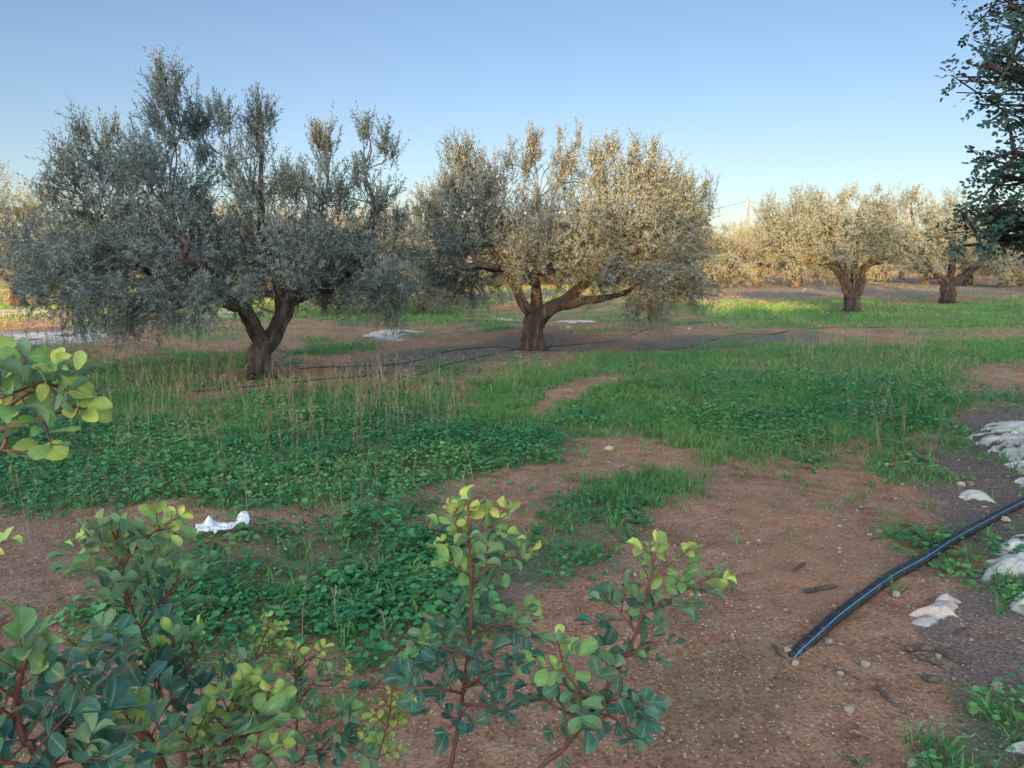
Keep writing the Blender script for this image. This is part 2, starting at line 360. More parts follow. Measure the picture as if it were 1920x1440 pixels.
RED = [(1, 10, [(400, 712), (440, 690), (540, 690), (620, 700), (560, 722), (430, 728)]), (1, 16, [(860, 650), (940, 632), (1080, 630), (1180, 650), (1160, 672), (960, 678), (880, 665)]),
       (.8, 10, [(1290, 540), (1350, 530), (1420, 535), (1430, 545), (1300, 548)]), (.75, 90, [(1330, 930), (1560, 910), (1640, 1010), (1700, 1130), (1500, 1200), (1330, 1120)])]
PALE = [(1, 12, [(-300, 622), (60, 622), (230, 618), (210, 634), (80, 646), (-300, 650)]), (.9, 8, [(690, 630), (730, 618), (780, 620), (740, 638)]), (.9, 4, [(910, 600), (960, 596), (965, 600), (920, 603)]),
        (.9, 5, [(1060, 604), (1110, 600), (1110, 606), (1065, 610)]), (.8, 8, [(330, 580), (480, 580), (470, 600), (340, 604)]), (.8, 6, [(-200, 575), (90, 572), (100, 588), (-200, 594)])]
def field(u, v, polys):
    r = np.zeros(u.shape)
    for w, soft, pl in polys:
        r = np.maximum(r, w * np.clip(.5 + sdist(u, v, pl) / (2 * soft), 0, 1))
    return r
def masks(x, y):
    u, v = to_px(x, np.maximum(y, .6))
    k = np.clip(4.5 / np.maximum(y, 1), .25, 2.2)
    u = u + (fbm(x * 1.2, y * 1.2, 61, 4) - .5) * 170 * k; v = v + (fbm(x * 1.2, y * 1.2, 71, 4) - .5) * 85 * k
    seen = y > 1.0
    out = {}
    blot = fbm(x * .8, y * .8, 81, 4)
    base = np.clip((blot - .42) * 4, 0, 1)
    far = np.clip((y - 15) / 10, 0, 1)
    bare = field(u, v, BARE); fine = fbm(x * 2.3, y * 2.3, 84, 4); fine2 = fbm(x * 1.9, y * 1.9, 88, 4)
    out['weed'] = np.where(seen, np.clip(np.maximum(field(u, v, WEED) * 1.55, np.where(u < 1000, .85, .6) * base + np.where(u < 1000, .3, .1)) * (1 - .85 * bare) - .95 * (fine - .18), 0, 1), .5 * base)
    out['grass'] = np.where(seen, np.clip(np.maximum(field(u, v, GRASS) * 1.5, (.5 + .55 * far) * base + .08 + .25 * far) * (1 - .85 * bare) - .9 * (fine2 - .18), 0, 1), .5 * base)
    out['bare'] = bare
    for n, pl in (('litter', LITTER_AND_SHADE), ('moss', MOSS), ('red', RED), ('pale', PALE)):
        out[n] = np.where(seen, field(u, v, pl), 0)
    return out

# ------------------------------------------------------------------ ground and hill
def build_ground():
    nx, ny = 430, 560
    xs = 1.2 * np.sinh(np.linspace(-1, 1, nx) * 8.5); ys = 3.5 + 1.2 * np.sinh(np.linspace(-1, 1, ny) * 8.5)
    X, Y = np.meshgrid(xs, ys); x, y = X.ravel(), Y.ravel()
    V = np.stack((x, y, zg(x, y)), -1)
    i = (np.arange(ny - 1)[:, None] * nx + np.arange(nx - 1)[None]).ravel()
    F = np.stack((i, i + 1, i + nx + 1, i + nx), -1)
    o = mesh('ground', V, [F], soil_mat())
    mk = masks(x, y)
    mk['green'] = np.maximum(mk['weed'], mk['grass'])
    for n in ('litter', 'moss', 'red', 'pale', 'green'):
        a = o.data.attributes.new(n, 'FLOAT', 'POINT'); a.data.foreach_set('value', mk[n].astype(np.float32))
    tag(o, 'red brown orchard soil with moss and litter', None, None, 'structure')
build_ground()
def build_hill():
    n, m = 90, 14
    V = []
    for j in range(m):
        for i in range(n):
            a = .38 + 1.2 * i / (n - 1); r = 1500 + j * 60
            prof = max(0, math.sin(math.pi * i / (n - 1))) ** .8 * math.sin(math.pi * j / (m - 1))
            z = prof * (105 + 50 * float(fbm(i * .12, j * .3, 4, 4)))
            V.append((a * r, r, z - 3))
    i = (np.arange(m - 1)[:, None] * n + np.arange(n - 1)[None]).ravel()
    mt = plain_mat('hill_scrub', [(.35, (.1, .11, .1)), (.65, (.2, .19, .17))], .02, .95, 0)
    tag(mesh('hill', V, [np.stack((i, i + 1, i + n + 1, i + n), -1)], mt), 'low grey blue hill on the horizon', None, None, 'structure')
build_hill()

# ------------------------------------------------------------------ olive trees
def shoots_leaves(p0, d, L, bend, nl, ls, lw, rng, tint):
    """leaf quads along curved shoots; all vectorised. returns V, F, tint, stem V, F"""
    n = len(p0)
    k = (np.arange(nl) + .8) / nl
    t = k[None, :] * np.ones((n, 1)) + rng.uniform(-.03, .03, (n, nl))
    pos = p0[:, None] + d[:, None] * (t * L[:, None])[..., None] + bend[:, None] * (t ** 2)[..., None]
    tan = nrm(d[:, None] * L[:, None, None] + 2 * bend[:, None] * t[..., None])
    ref = nrm(np.cross(tan, rng.normal(size=(n, 1, 3)) + 0 * tan)); b2 = np.cross(tan, ref)
    az = (np.arange(nl) % 2 * math.pi + np.arange(nl) // 2 * math.pi / 2)[None] + rng.uniform(-.5, .5, (n, nl))
    perp = ref * np.cos(az)[..., None] + b2 * np.sin(az)[..., None]
    al = np.radians(rng.uniform(30, 65, (n, nl)))[..., None]
    ld = nrm(tan * np.cos(al) + perp * np.sin(al) + rng.normal(size=(n, nl, 3)) * .12)
    side = nrm(np.cross(ld, tan + .2 * rng.normal(size=(n, nl, 3))))
    s = (ls * rng.uniform(.7, 1.2, (n, nl)) * np.where(t > .9, .75, 1))[..., None]; w = (lw * rng.uniform(.8, 1.2, (n, nl)))[..., None]
    nn = np.cross(side, ld)
    a = pos; tip = pos + ld * s; m1 = pos + ld * s * .45 + side * w * .5 + nn * s * .03; m2 = pos + ld * s * .45 - side * w * .5 + nn * s * .03
    V = np.stack((a, m2, tip, m1), 2).reshape(-1, 3)
    F = np.arange(len(V)).reshape(-1, 4)
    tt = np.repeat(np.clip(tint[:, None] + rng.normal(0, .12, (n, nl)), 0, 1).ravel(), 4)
    return V, F, tt
def stems(p0, d, L, bend, r, rng):
    t = np.array((0, .5, 1.0)); n = len(p0)
    pos = p0[:, None] + d[:, None] * (t[None] * L[:, None])[..., None] + bend[:, None] * (t[None] ** 2)[..., None]
    a = nrm(np.cross(d, rng.normal(size=(n, 3)))); b = np.cross(d, a)
    rr = r * np.array((1, .7, .25))
    ring = [a * math.cos(q) + b * math.sin(q) for q in (0, 2.1, 4.2)]
    V = np.stack([pos + g[:, None] * rr[None, :, None] for g in ring], 2)      # n,3,3,3
    V = V.reshape(-1, 3)
    F = []
    for i in range(2):
        for j in range(3):
            F.append((i * 3 + j, i * 3 + (j + 1) % 3, i * 3 + 3 + (j + 1) % 3, i * 3 + 3 + j))
    F = (np.array(F)[None] + (np.arange(n) * 9)[:, None, None]).reshape(-1, 4)
    return V, F
def olive(name, base, limbs, lobes, nshoot, rng, nl=16, ls=.06, lw=.013, shoot=(.22, .5), trunk_sides=26, stem=True, tint0=.4, clump=.15):
    """limbs: list of (points, radii); lobes: (centre, radii, weight, up) in world coordinates"""
    root = empty(name, base); base = np.asarray(base, float)
    tm = MB(); nodes = []
    for k, (pts, rad) in enumerate(limbs):
        n = max(8, 8 * len(pts)); sp = spline(pts, n)
        rr = np.interp(np.linspace(0, 1, n), np.linspace(0, 1, len(rad)), rad)
        if k == 0: rr = rr * (1 + .3 * np.exp(-np.linalg.norm(sp - sp[0], axis=1) / .16))
        wob = np.stack([(fbm(np.linspace(0, 3, n), np.full(n, k * 3.1 + c), 90 + c, 3) - .5) for c in range(3)], -1) * rr[:, None] * .8
        wob[0] = 0
        sp = sp + wob
        V, F = tube(sp, rr, trunk_sides if rr[0] > .1 else 10, .42 if rr[0] > .06 else .16, k + 1)
        tm.add(V, F, .5); nodes.append(np.hstack((sp, rr[:, None])))
    tm.build('trunk', M_BARK, root, base)
    nodes = np.vstack(nodes)
    wsum = sum(l[2] * np.prod(l[1]) ** .75 for l in lobes)
    bm = MB(); P0 = []; D = []; LL = []; BB = []; TT = []
    for c, r, w, up in lobes:
        c = np.asarray(c, float); r = np.asarray(r, float)
        n = int(nshoot * w * np.prod(r) ** .75 / wsum)
        if n < 4: continue
        nc = max(3, n // 13)
        q = nrm(rng.normal(size=(nc, 3))) * (rng.uniform(0, 1, (nc, 1)) ** .42)
        cc = c + q * r
        j = rng.integers(0, nc, n)
        p = cc[j] + rng.normal(size=(n, 3)) * clump * np.minimum(1, r.mean() * 1.4)
        out = nrm((p - c) / r)
        d = nrm(out * .55 + np.array((0, 0, 1.)) * up + rng.normal(size=(n, 3)) * .45)
        L = rng.uniform(shoot[0], shoot[1], n)
        bend = np.stack((rng.normal(0, .04, n), rng.normal(0, .04, n), (rng.uniform(-.12, .02, n) if up < .6 else rng.uniform(-.04, .06, n))), -1)
        P0.append(p - d * L[:, None] * .5); D.append(d); LL.append(L); BB.append(bend)
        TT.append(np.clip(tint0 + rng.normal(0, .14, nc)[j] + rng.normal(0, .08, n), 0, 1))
        # the limb that carries this lobe and its side branches
        low = c - np.array((0, 0, r[2] * .6 * (1 if up > .2 else -.2)))
        k = np.argmin(np.linalg.norm(nodes[:, :3] - low, axis=1)); a = nodes[k, :3]
        mid = (a + low) / 2 + rng.normal(size=3) * .12 + np.array((0, 0, .12))
        top = c + np.array((0, 0, r[2] * .5 * (1 if up > .2 else -.5)))
        sp = spline([a, mid, low, c + rng.normal(size=3) * .1 * r, top], 14)
        r0 = min(nodes[k, 3] * .7, .045) * min(1, .4 + r.mean() * .6)
        V, F = tube(sp, np.linspace(r0, .006, 14), 6, .1, 3, False); bm.add(V, F, .5)
        for e in cc[rng.permutation(nc)[:min(nc, 16 if stem else 5)]]:
            i = rng.integers(5, 13); s0 = sp[i]
            V, F = tube(spline([s0, (s0 + e) / 2 + rng.normal(size=3) * .07, e], 6), np.linspace(.01, .004, 6), 4, 0, 0, False); bm.add(V, F, .5)
    P0, D, LL, BB, TT = map(np.concatenate, (P0, D, LL, BB, TT))
    if stem:
        V, F = stems(P0, D, LL, BB, .0035, rng); bm.add(V, F, .5)
    bm.build('branches', M_TWIG, root, base)
    V, F, tt = shoots_leaves(P0, D, LL, BB, nl, ls, lw, rng, TT)
    mesh('crown', V - base, [F], M_OLIVE, root, tt, False)
    return root
def px_tree(name, base_px, limbs, lobes, nshoot, seed, **kw):
    b = G(*base_px); Y = b[1]; ppm = FPX / Y
    L = []
    for pts, rad in limbs:
        L.append(([P(u, v, Y + dy) if not (u, v) == base_px else b - np.array((0, 0, .12)) for (u, v, dy) in pts], rad))
    Lo = []
    for (u, v, dy, ru, rv, rd, w, up) in lobes:
        Lo.append((P(u, v, Y + dy), (ru / ppm, rd, rv / ppm), w, up))
    return olive(name, b, L, Lo, nshoot, np.random.default_rng(seed), **kw)

t1 = px_tree('olive_tree', (488, 706),
    [([(488, 706, 0), (490, 675, 0), (496, 648, 0), (500, 632, 0)], (.165, .145, .13, .12)),
     ([(494, 655, 0), (484, 630, -.05), (470, 598, -.15), (450, 575, -.3), (410, 560, -.5), (370, 480, -.4), (330, 440, -.2), (320, 380, 0)], (.11, .098, .088, .08, .07, .06, .05, .03)),
     ([(500, 650, .05), (515, 620, .05), (530, 590, .1), (545, 560, .2), (590, 545, .3), (640, 520, .5), (690, 440, .4), (700, 380, .3)], (.115, .105, .095, .085, .07, .055, .04, .03)),
     ([(530, 590, .1), (525, 540, .2), (500, 470, .2), (490, 380, .1), (490, 290, .1)], (.1, .08, .06, .045, .02)),
     ([(440, 572, -.35), (380, 545, .2), (300, 520, .5), (220, 480, .5), (180, 420, .4)], (.085, .07, .06, .045, .03)),
     ([(410, 560, -.5), (385, 495, -.9), (345, 488, -1.0), (352, 460, -1.0), (330, 440, -.9)], (.06, .05, .045, .035, .025))],
    [(330, 440, .2, 150, 85, 1.5, 1, .7), (190, 470, .5, 130, 75, 1.4, 1, .4), (115, 515, .2, 80, 55, .9, 1, 0), (420, 490, .3, 130, 90, 1.4, .9, .6),
     (560, 470, .3, 120, 85, 1.4, .9, .7), (680, 480, .5, 95, 85, 1.2, .9, .5), (255, 560, -.5, 115, 45, 1.0, .9, -.3), (380, 565, -.5, 90, 36, .8, .9, -.3),
     (700, 550, .3, 80, 50, .9, .8, -.2), (600, 545, .8, 80, 38, .7, .6, -.2), (420, 548, -.9, 60, 32, .5, .7, -.1), (545, 530, -.6, 45, 30, .4, .6, .2), (300, 590, -.4, 110, 26, .8, .7, -.6), (170, 575, .1, 90, 34, .8, .7, -.5),
     (305, 345, .1, 90, 70, 1.1, 1.1, .9), (205, 295, .3, 55, 70, .8, 1.2, 1), (140, 330, .4, 48, 45, .6, .8, .7), (175, 390, .6, 80, 50, .8, .9, .6),
     (312, 165, .1, 22, 48, .25, 2.2, 1.3), (335, 225, .1, 45, 45, .5, 1.5, 1.1), (385, 235, .4, 32, 60, .45, 1.6, 1.2), (430, 235, -.2, 20, 72, .3, .9, 1.3),
     (490, 235, .2, 19, 70, .28, 2.2, 1.3), (485, 340, .2, 60, 75, .8, 1, 1), (545, 335, .2, 26, 50, .4, .9, 1.1), (612, 280, .2, 17, 78, .28, 1.8, 1.3), (600, 375, .3, 60, 65, .8, 1, 1),
     (684, 275, .3, 14, 52, .25, 1.6, 1.3), (720, 275, .3, 16, 45, .25, 1.5, 1.2), (705, 370, .3, 48, 52, .6, .7, 1), (740, 420, .3, 45, 45, .6, .6, .6), (60, 480, .8, 45, 40, .6, .5, .2)],
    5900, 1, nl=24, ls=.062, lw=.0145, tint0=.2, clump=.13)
tag(t1, 'large shaded olive tree at left with trunk forking into a V', 'olive tree', 'olive trees of the grove')

t2 = px_tree('olive_tree', (1000, 636),
    [([(1000, 636, 0), (1002, 612, 0), (1008, 594, 0), (1012, 584, 0)], (.2, .18, .17, .15)),
     ([(1006, 598, 0), (985, 575, -.1), (968, 542, -.2), (945, 505, -.3), (925, 470, -.1), (900, 420, 0)], (.11, .085, .075, .062, .05, .03)),
     ([(1008, 594, .1), (1006, 560, .2), (1000, 510, .3), (1000, 440, .2), (1010, 370, .1)], (.12, .09, .08, .06, .03)),
     ([(1010, 598, 0), (1035, 578, -.1), (1058, 566, -.2), (1080, 545, -.2), (1115, 518, -.1), (1170, 470, 0), (1220, 420, 0)], (.125, .115, .105, .085, .065, .05, .03)),
     ([(1050, 573, -.2), (1085, 566, -.3), (1125, 560, -.4), (1180, 545, -.4), (1230, 505, -.3)], (.09, .08, .065, .045, .02)),
     ([(940, 502, -.4), (915, 500, -.9), (893, 498, -1.0), (868, 504, -1.0), (840, 480, -.8)], (.065, .065, .06, .05, .03)),
     ([(894, 499, -1.0), (890, 485, -1.0), (880, 460, -.9)], (.045, .035, .02)),
     ([(1130, 510, -.1), (1150, 490, -.4), (1180, 480, -.5), (1205, 455, -.5)], (.06, .05, .045, .03))],
    [(870, 420, .1, 85, 75, 1.2, 1, .7), (872, 298, .1, 32, 46, .5, 1.5, 1.2), (925, 350, .1, 55, 60, .8, .9, .9), (957, 282, 0, 8, 36, .15, 1.6, 1.4), (985, 320, .1, 30, 45, .4, .7, 1.1), (997, 272, 0, 10, 38, .18, 1.6, 1.4),
     (1050, 300, .1, 27, 55, .4, 1, 1.1), (1050, 248, .1, 6, 18, .12, 1.4, 1.4), (1083, 262, .1, 6, 24, .12, 1.4, 1.4), (1125, 310, .3, 40, 50, .6, 1, 1.1), (1198, 315, .1, 52, 48, .8, 1, 1.1), (1192, 280, .1, 10, 24, .2, 1.5, 1.3), (1225, 300, .1, 10, 24, .2, 1.3, 1.3), (1150, 285, .2, 12, 26, .2, 1.2, 1.3),
     (1040, 420, .2, 105, 68, 1.5, 1, .7), (1170, 400, .1, 110, 75, 1.5, 1, .8), (1265, 400, .1, 60, 60, 1.0, 1, .7), (1300, 430, .1, 42, 55, .8, .9, .5), (1322, 340, .1, 9, 22, .15, .6, 1.2),
     (1225, 480, -.3, 100, 48, 1.1, 1, .2), (1240, 535, -.3, 75, 38, .8, .8, -.4), (1120, 500, -.5, 70, 35, .7, .7, .2), (990, 470, -.1, 90, 50, 1.0, .9, .6), (830, 480, .2, 60, 50, .8, .8, .1),
     (800, 420, .3, 35, 50, .6, .7, .6), (850, 350, .2, 40, 45, .6, .9, .9), (1240, 350, .3, 50, 50, .7, 1, .9), (880, 530, .2, 70, 38, .8, .8, -.2), (1035, 510, .3, 60, 32, .7, .8, 0), (1130, 530, -.6, 60, 30, .6, .8, -.1), (1215, 575, -.4, 60, 28, .6, .8, -.4), (1285, 545, -.1, 45, 40, .7, .8, -.4), (815, 535, .3, 40, 40, .6, .8, -.2), (960, 505, -.5, 45, 30, .5, .7, .1)],
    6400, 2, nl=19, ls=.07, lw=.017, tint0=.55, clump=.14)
tag(t2, 'broad olive tree in the middle, sunlit top and right side, short thick leaning trunk', 'olive tree', 'olive trees of the grove')

t3 = px_tree('olive_tree', (1598, 579),
    [([(1598, 579, 0), (1597, 566, 0), (1592, 552, 0)], (.28, .22, .17)),
     ([(1595, 562, -.1), (1584, 535, -.2), (1578, 505, -.2), (1572, 472, 0), (1560, 438, 0), (1555, 405, 0)], (.17, .145, .125, .1, .08, .04)),
     ([(1582, 520, -.2), (1565, 505, -.2), (1545, 492, -.1), (1500, 488, 0), (1465, 470, 0)], (.13, .11, .1, .07, .04)),
     ([(1602, 562, .1), (1614, 535, .1), (1618, 508, .2), (1632, 493, .2), (1652, 490, .2), (1690, 475, .2), (1715, 450, .2)], (.13, .115, .1, .09, .08, .06, .03)),
     ([(1606, 545, .1), (1602, 500, .3), (1610, 450, .3), (1620, 400, .3)], (.1, .08, .06, .03))],
    [(1495, 425, 0, 65, 45, 1.2, 1, .6), (1450, 400, .1, 28, 28, .6, .8, .9), (1500, 375, .1, 24, 25, .5, .8, 1.1), (1540, 372, .2, 26, 22, .5, .7, 1.1), (1582, 365, 0, 17, 24, .4, .7, 1.2), (1580, 410, 0, 70, 40, 1.2, 1, .8),
     (1655, 430, .1, 58, 42, 1.1, 1, .6), (1640, 395, .2, 32, 28, .6, .8, .9), (1560, 462, -.3, 80, 26, 1.0, 1, .3), (1690, 462, .1, 42, 28, .8, .8, .1), (1455, 462, .1, 38, 32, .8, .7, .1), (1640, 470, -.2, 40, 18, .6, .8, 0),
     (1485, 488, -.2, 42, 20, .6, .8, -.2), (1700, 490, 0, 34, 20, .6, .8, -.2), (1560, 490, -.4, 30, 14, .5, .6, 0), (1602, 515, -.1, 11, 40, .25, .9, .9), (1430, 435, .2, 24, 30, .5, .5, .4)],
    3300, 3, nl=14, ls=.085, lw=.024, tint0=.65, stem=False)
tag(t3, 'golden lit olive tree with two splayed trunks on green grass at right', 'olive tree', 'olive trees of the grove')

t4 = px_tree('olive_tree', (1777, 560),
    [([(1777, 560, 0), (1777, 545, 0), (1777, 532, 0)], (.3, .26, .23)),
     ([(1776, 537, 0), (1762, 520, -.1), (1748, 503, -.2), (1730, 480, -.2), (1715, 430, 0), (1708, 380, 0)], (.18, .15, .13, .1, .07, .03)),
     ([(1778, 535, .1), (1783, 510, .2), (1786, 480, .2), (1790, 420, .1)], (.16, .14, .1, .04)),
     ([(1780, 538, 0), (1800, 523, -.1), (1825, 503, -.2), (1850, 480, -.2), (1870, 450, 0)], (.17, .15, .13, .09, .04))],
    [(1705, 410, 0, 48, 50, 1.3, 1, .8), (1712, 355, 0, 15, 24, .4, .8, 1.2), (1668, 395, .2, 28, 32, .7, .8, 1), (1655, 370, .2, 14, 20, .4, .5, 1.1), (1770, 415, .1, 55, 45, 1.4, 1, .8), (1790, 365, .1, 18, 22, .5, .5, 1.1),
     (1740, 460, -.3, 50, 28, 1.0, 1, .2), (1845, 440, .1, 50, 40, 1.2, 1, .6), (1780, 470, -.3, 45, 24, .8, .9, .2), (1870, 480, 0, 40, 28, .9, .8, -.1), (1715, 475, 0, 30, 28, .6, .7, -.2), (1890, 415, .3, 40, 35, 1.0, .8, .7), (1725, 498, -.2, 34, 18, .7, .8, -.2), (1855, 500, -.2, 40, 20, .8, .9, -.3), (1785, 495, -.4, 24, 16, .5, .7, .1)],
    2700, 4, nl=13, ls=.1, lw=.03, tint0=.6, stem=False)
tag(t4, 'olive tree with a dark wide forking trunk, farthest right of the near ones', 'olive tree', 'olive trees of the grove')

# further trees: a few kinds, repeated through the grove
def generic(seed, base, H=4.6, W=2.7, low=False, tone=.85):
    rng = np.random.default_rng(seed); b = np.asarray(base, float)
    limbs = [([b - (0, 0, .1), b + (.03, 0, .5), b + (.0, .05, .8)], (.27, .22, .19))]
    lobes = []
    n = 5
    for k in range(n):
        a = 2 * math.pi * (k + rng.uniform(-.2, .2)) / n; r = W * rng.uniform(.45, .7)
        e = b + (math.cos(a) * r, math.sin(a) * r, H * rng.uniform(.52, .68))
        limbs.append(([b + (0, 0, .8), b + (math.cos(a) * r * .45, math.sin(a) * r * .45, 1.35), e], (.13, .085, .03)))
        lobes.append((e, (W * .42, W * .42, H * .17), 1, .7))
        for q in range(2):
            lobes.append((e + rng.normal(size=3) * (.5, .5, .15) + (0, 0, H * .2), (W * .16, W * .16, H * .13), .8, 1.1))
        lobes.append((b + (math.cos(a + .5) * W * .8, math.sin(a + .5) * W * .8, H * (.33 if not low else .24)), (W * .36, W * .36, H * .17), 1, -.2))
    lobes.append((b + (0, 0, H * .68), (W * .5, W * .5, H * .17), 1, .9))
    if low: lobes.append((b + (0, -.5, H * .25), (W * .6, W * .5, H * .2), 1, .4))
    return olive('olive_tree', base, limbs, lobes, 2000, rng, nl=13, ls=.1, lw=.03, stem=False, trunk_sides=12, tint0=tone, clump=.2)
KIND = [generic(21, (-60, -60, 0), 4.9, 2.7), generic(22, (-70, -60, 0), 4.7, 2.6, False, .3), generic(23, (-80, -60, 0), 4.2, 2.6, True)]
def copy_tree(o):
    r = o.copy(); COL.objects.link(r)
    for ch in o.children:
        c = ch.copy(); c.parent = r; COL.objects.link(c)
        for g in ch.children:
            d = g.copy(); d.parent = c; COL.objects.link(d)
    return r
FAR = [  # u, base v, kind, scale, turn, label
    (36, 575, 0, 1.02, .4, 'golden sunlit olive tree at the left edge'),
    (-70, 582, 1, 1.0, 1.2, 'sunlit olive tree cut by the left edge'),
    (150, 560, 1, .95, 2.2, 'sunlit olive tree peeping out left behind the large shaded one'),
    (330, 566, 2, .95, 3.0, 'sunlit olive tree glimpsed through the crown of the large shaded one'),
    (700, 588, 2, .98, .9, 'low bushy olive tree with foliage to the ground between the two big trees'),
    (790, 590, 2, .42, 2.0, 'low green olive bush at the left foot of the middle tree'),
    (610, 592, 0, .4, 4.0, 'low olive bush just right of the forked trunk'),
    (1200, 545, 2, 1.0, 2.2, 'olive tree behind the right limb of the middle tree'),
    (1420, 536, 0, 1.0, 4.6, 'olive tree between the dark stout trunk and the two trunk tree'),
    (480, 556, 0, 1.0, 4.0, 'sunlit olive tree right behind the V shaped trunk'),
    (845, 572, 1, .9, 5.1, 'reddish twiggy olive tree behind the left side of the middle tree'),
    (640, 552, 0, 1.0, 1.9, 'golden olive tree further back in the gap between the two big trees'),
    (1356, 533, 2, 1.05, 2.4, 'olive tree with a dark stout trunk on a red mound near the middle tree'),
    (1438, 523, 1, 1.05, .2, 'drooping olive tree close behind, right of the dark stout trunk'),
    (1290, 528, 0, 1.0, 1.4, 'sunlit olive tree showing past the right side of the middle tree'),
    (1660, 529, 0, 1.0, 3.3, 'olive tree with thin dark trunk close behind the two trunk tree'),
    (1690, 524, 1, 1.05, 5.5, 'olive tree seen between the two trees at right'),
    (1530, 520, 1, 1.1, 2.7, 'far bluish olive tree under the left limb of the two trunk tree'),
    (1880, 538, 2, 1.05, 1.0, 'olive tree behind the hanging carob branches at the right edge'),
    (1970, 545, 0, 1.05, .5, 'olive tree just past the right edge behind the carob branches'),
    (1110, 530, 1, 1.0, 3.6, 'olive tree hidden far behind the middle tree'),
    (1000, 534, 2, 1.0, .7, 'olive tree far behind the trunk of the middle tree'),
    (920, 530, 0, 1.0, 2.9, 'olive tree far back behind the left limb of the middle tree'),
    (770, 531, 1, 1.0, 4.4, 'distant sunlit olive tree in the gap between the two big trees'),
    (240, 535, 0, 1.05, 5.8, 'distant olive tree behind the left half of the large shaded tree')]
rg = np.random.default_rng(5)
for u, v, k, s, a, lab in FAR:
    o = copy_tree(KIND[k]); p = G(u, v); o.location = p; o.scale = (s, s, s * rg.uniform(.95, 1.06)); o.rotation_euler.z = a
    tag(o, lab, 'olive tree', 'olive trees of the grove')
for r, (Y, step) in enumerate(((54, 6.5), (68, 6.5), (84, 6.5), (104, 7), (130, 8), (160, 10))):
    n = int(Y * .78 / step)
    for i in range(-n, n + 1):
        x = i * step + rg.uniform(-2.2, 2.2); y = Y + rg.uniform(-3, 3)
        o = copy_tree(KIND[int(rg.integers(0, 3))]); o.location = (x, y, 0); s = rg.uniform(.92, 1.34); o.scale = (s, s, s * (1.08 if Y == 54 else 1)); o.rotation_euler.z = rg.uniform(0, 6.3)
        tag(o, 'small distant olive tree in the far rows along the horizon', 'olive tree', 'far rows of olive trees')

# ------------------------------------------------------------------ carob leaves, saplings and tree
def leaflet_template(rows=6):
    """rounded leaflet 1 long, lying along +x, normal +z"""
    V = []; prof = [.0, .42, .7, .82, .72, .28][:rows]
    xs = [0, .16, .38, .62, .84, 1.0]
    for x, w in zip(xs, prof):
        for s in (-1, -.5, 0, .5, 1):
            hw = w * .44
            V.append((x - .04 * abs(s) * (x > .9), s * hw, .10 * (s * hw * 2.2) ** 2 + .10 * abs(s) * hw - .16 * (x - .45) ** 2 + .0))
    F = [(i * 5 + j, (i + 1) * 5 + j, (i + 1) * 5 + j + 1, i * 5 + j + 1) for i in range(rows - 1) for j in range(4)]
    return np.array(V), np.array(F)
LT_V, LT_F = leaflet_template()
LS_V = np.array(((0, 0, 0), (.3, -.36, .02), (.75, -.36, .01), (1, 0, -.05), (.75, .36, .01), (.3, .36, .02))); LS_F = np.array(((0, 1, 2, 3), (0, 3, 4, 5)))
def frame(d, n):
    d = nrm(d); s = nrm(np.cross(n, d)); n = np.cross(d, s)
    return np.stack((d, s, n), -1)
def pinnate(b, d, up, Lr, pairs, size, age, rng, leaves, stemMB, fine=True):
    """a compound leaf: rachis from b along d with paired leaflets"""
    d = nrm(d); up = nrm(up - d * d.dot(up)); sd = np.cross(up, d)
    curve = up * Lr * rng.uniform(-.3, .1)
    ts = np.linspace(.28, 1, pairs)
    if stemMB is not None:
        t = np.linspace(0, 1, 5); pp = b + d * (t * Lr)[:, None] + curve * (t ** 2)[:, None]
        V, F = tube(pp, np.linspace(.0022, .0011, 5), 5, 0, 0, False); stemMB.add(V, F, rng.uniform(.45, .85))
    for t in ts:
        p = b + d * t * Lr + curve * t * t; tg = nrm(d * Lr + 2 * curve * t)
        for s in (-1, 1):
            if rng.uniform() < .07: continue
            a = math.radians(rng.uniform(48, 75) if t < .99 else rng.uniform(25, 50))
            ld = nrm(tg * math.cos(a) + sd * s * math.sin(a) + up * rng.uniform(-.15, .45) + rng.normal(size=3) * .12)
            n = nrm(up + rng.normal(size=3) * .35 - sd * s * rng.uniform(0, .5))
            sz = size * rng.uniform(.62, 1.12) * (.85 if t < .35 else 1)
            leaves.append((p, ld, n, sz, min(1, max(0, age + rng.normal(0, .07))), rng.uniform(.66, 1.08), rng.uniform(-1.2, 2.4)))
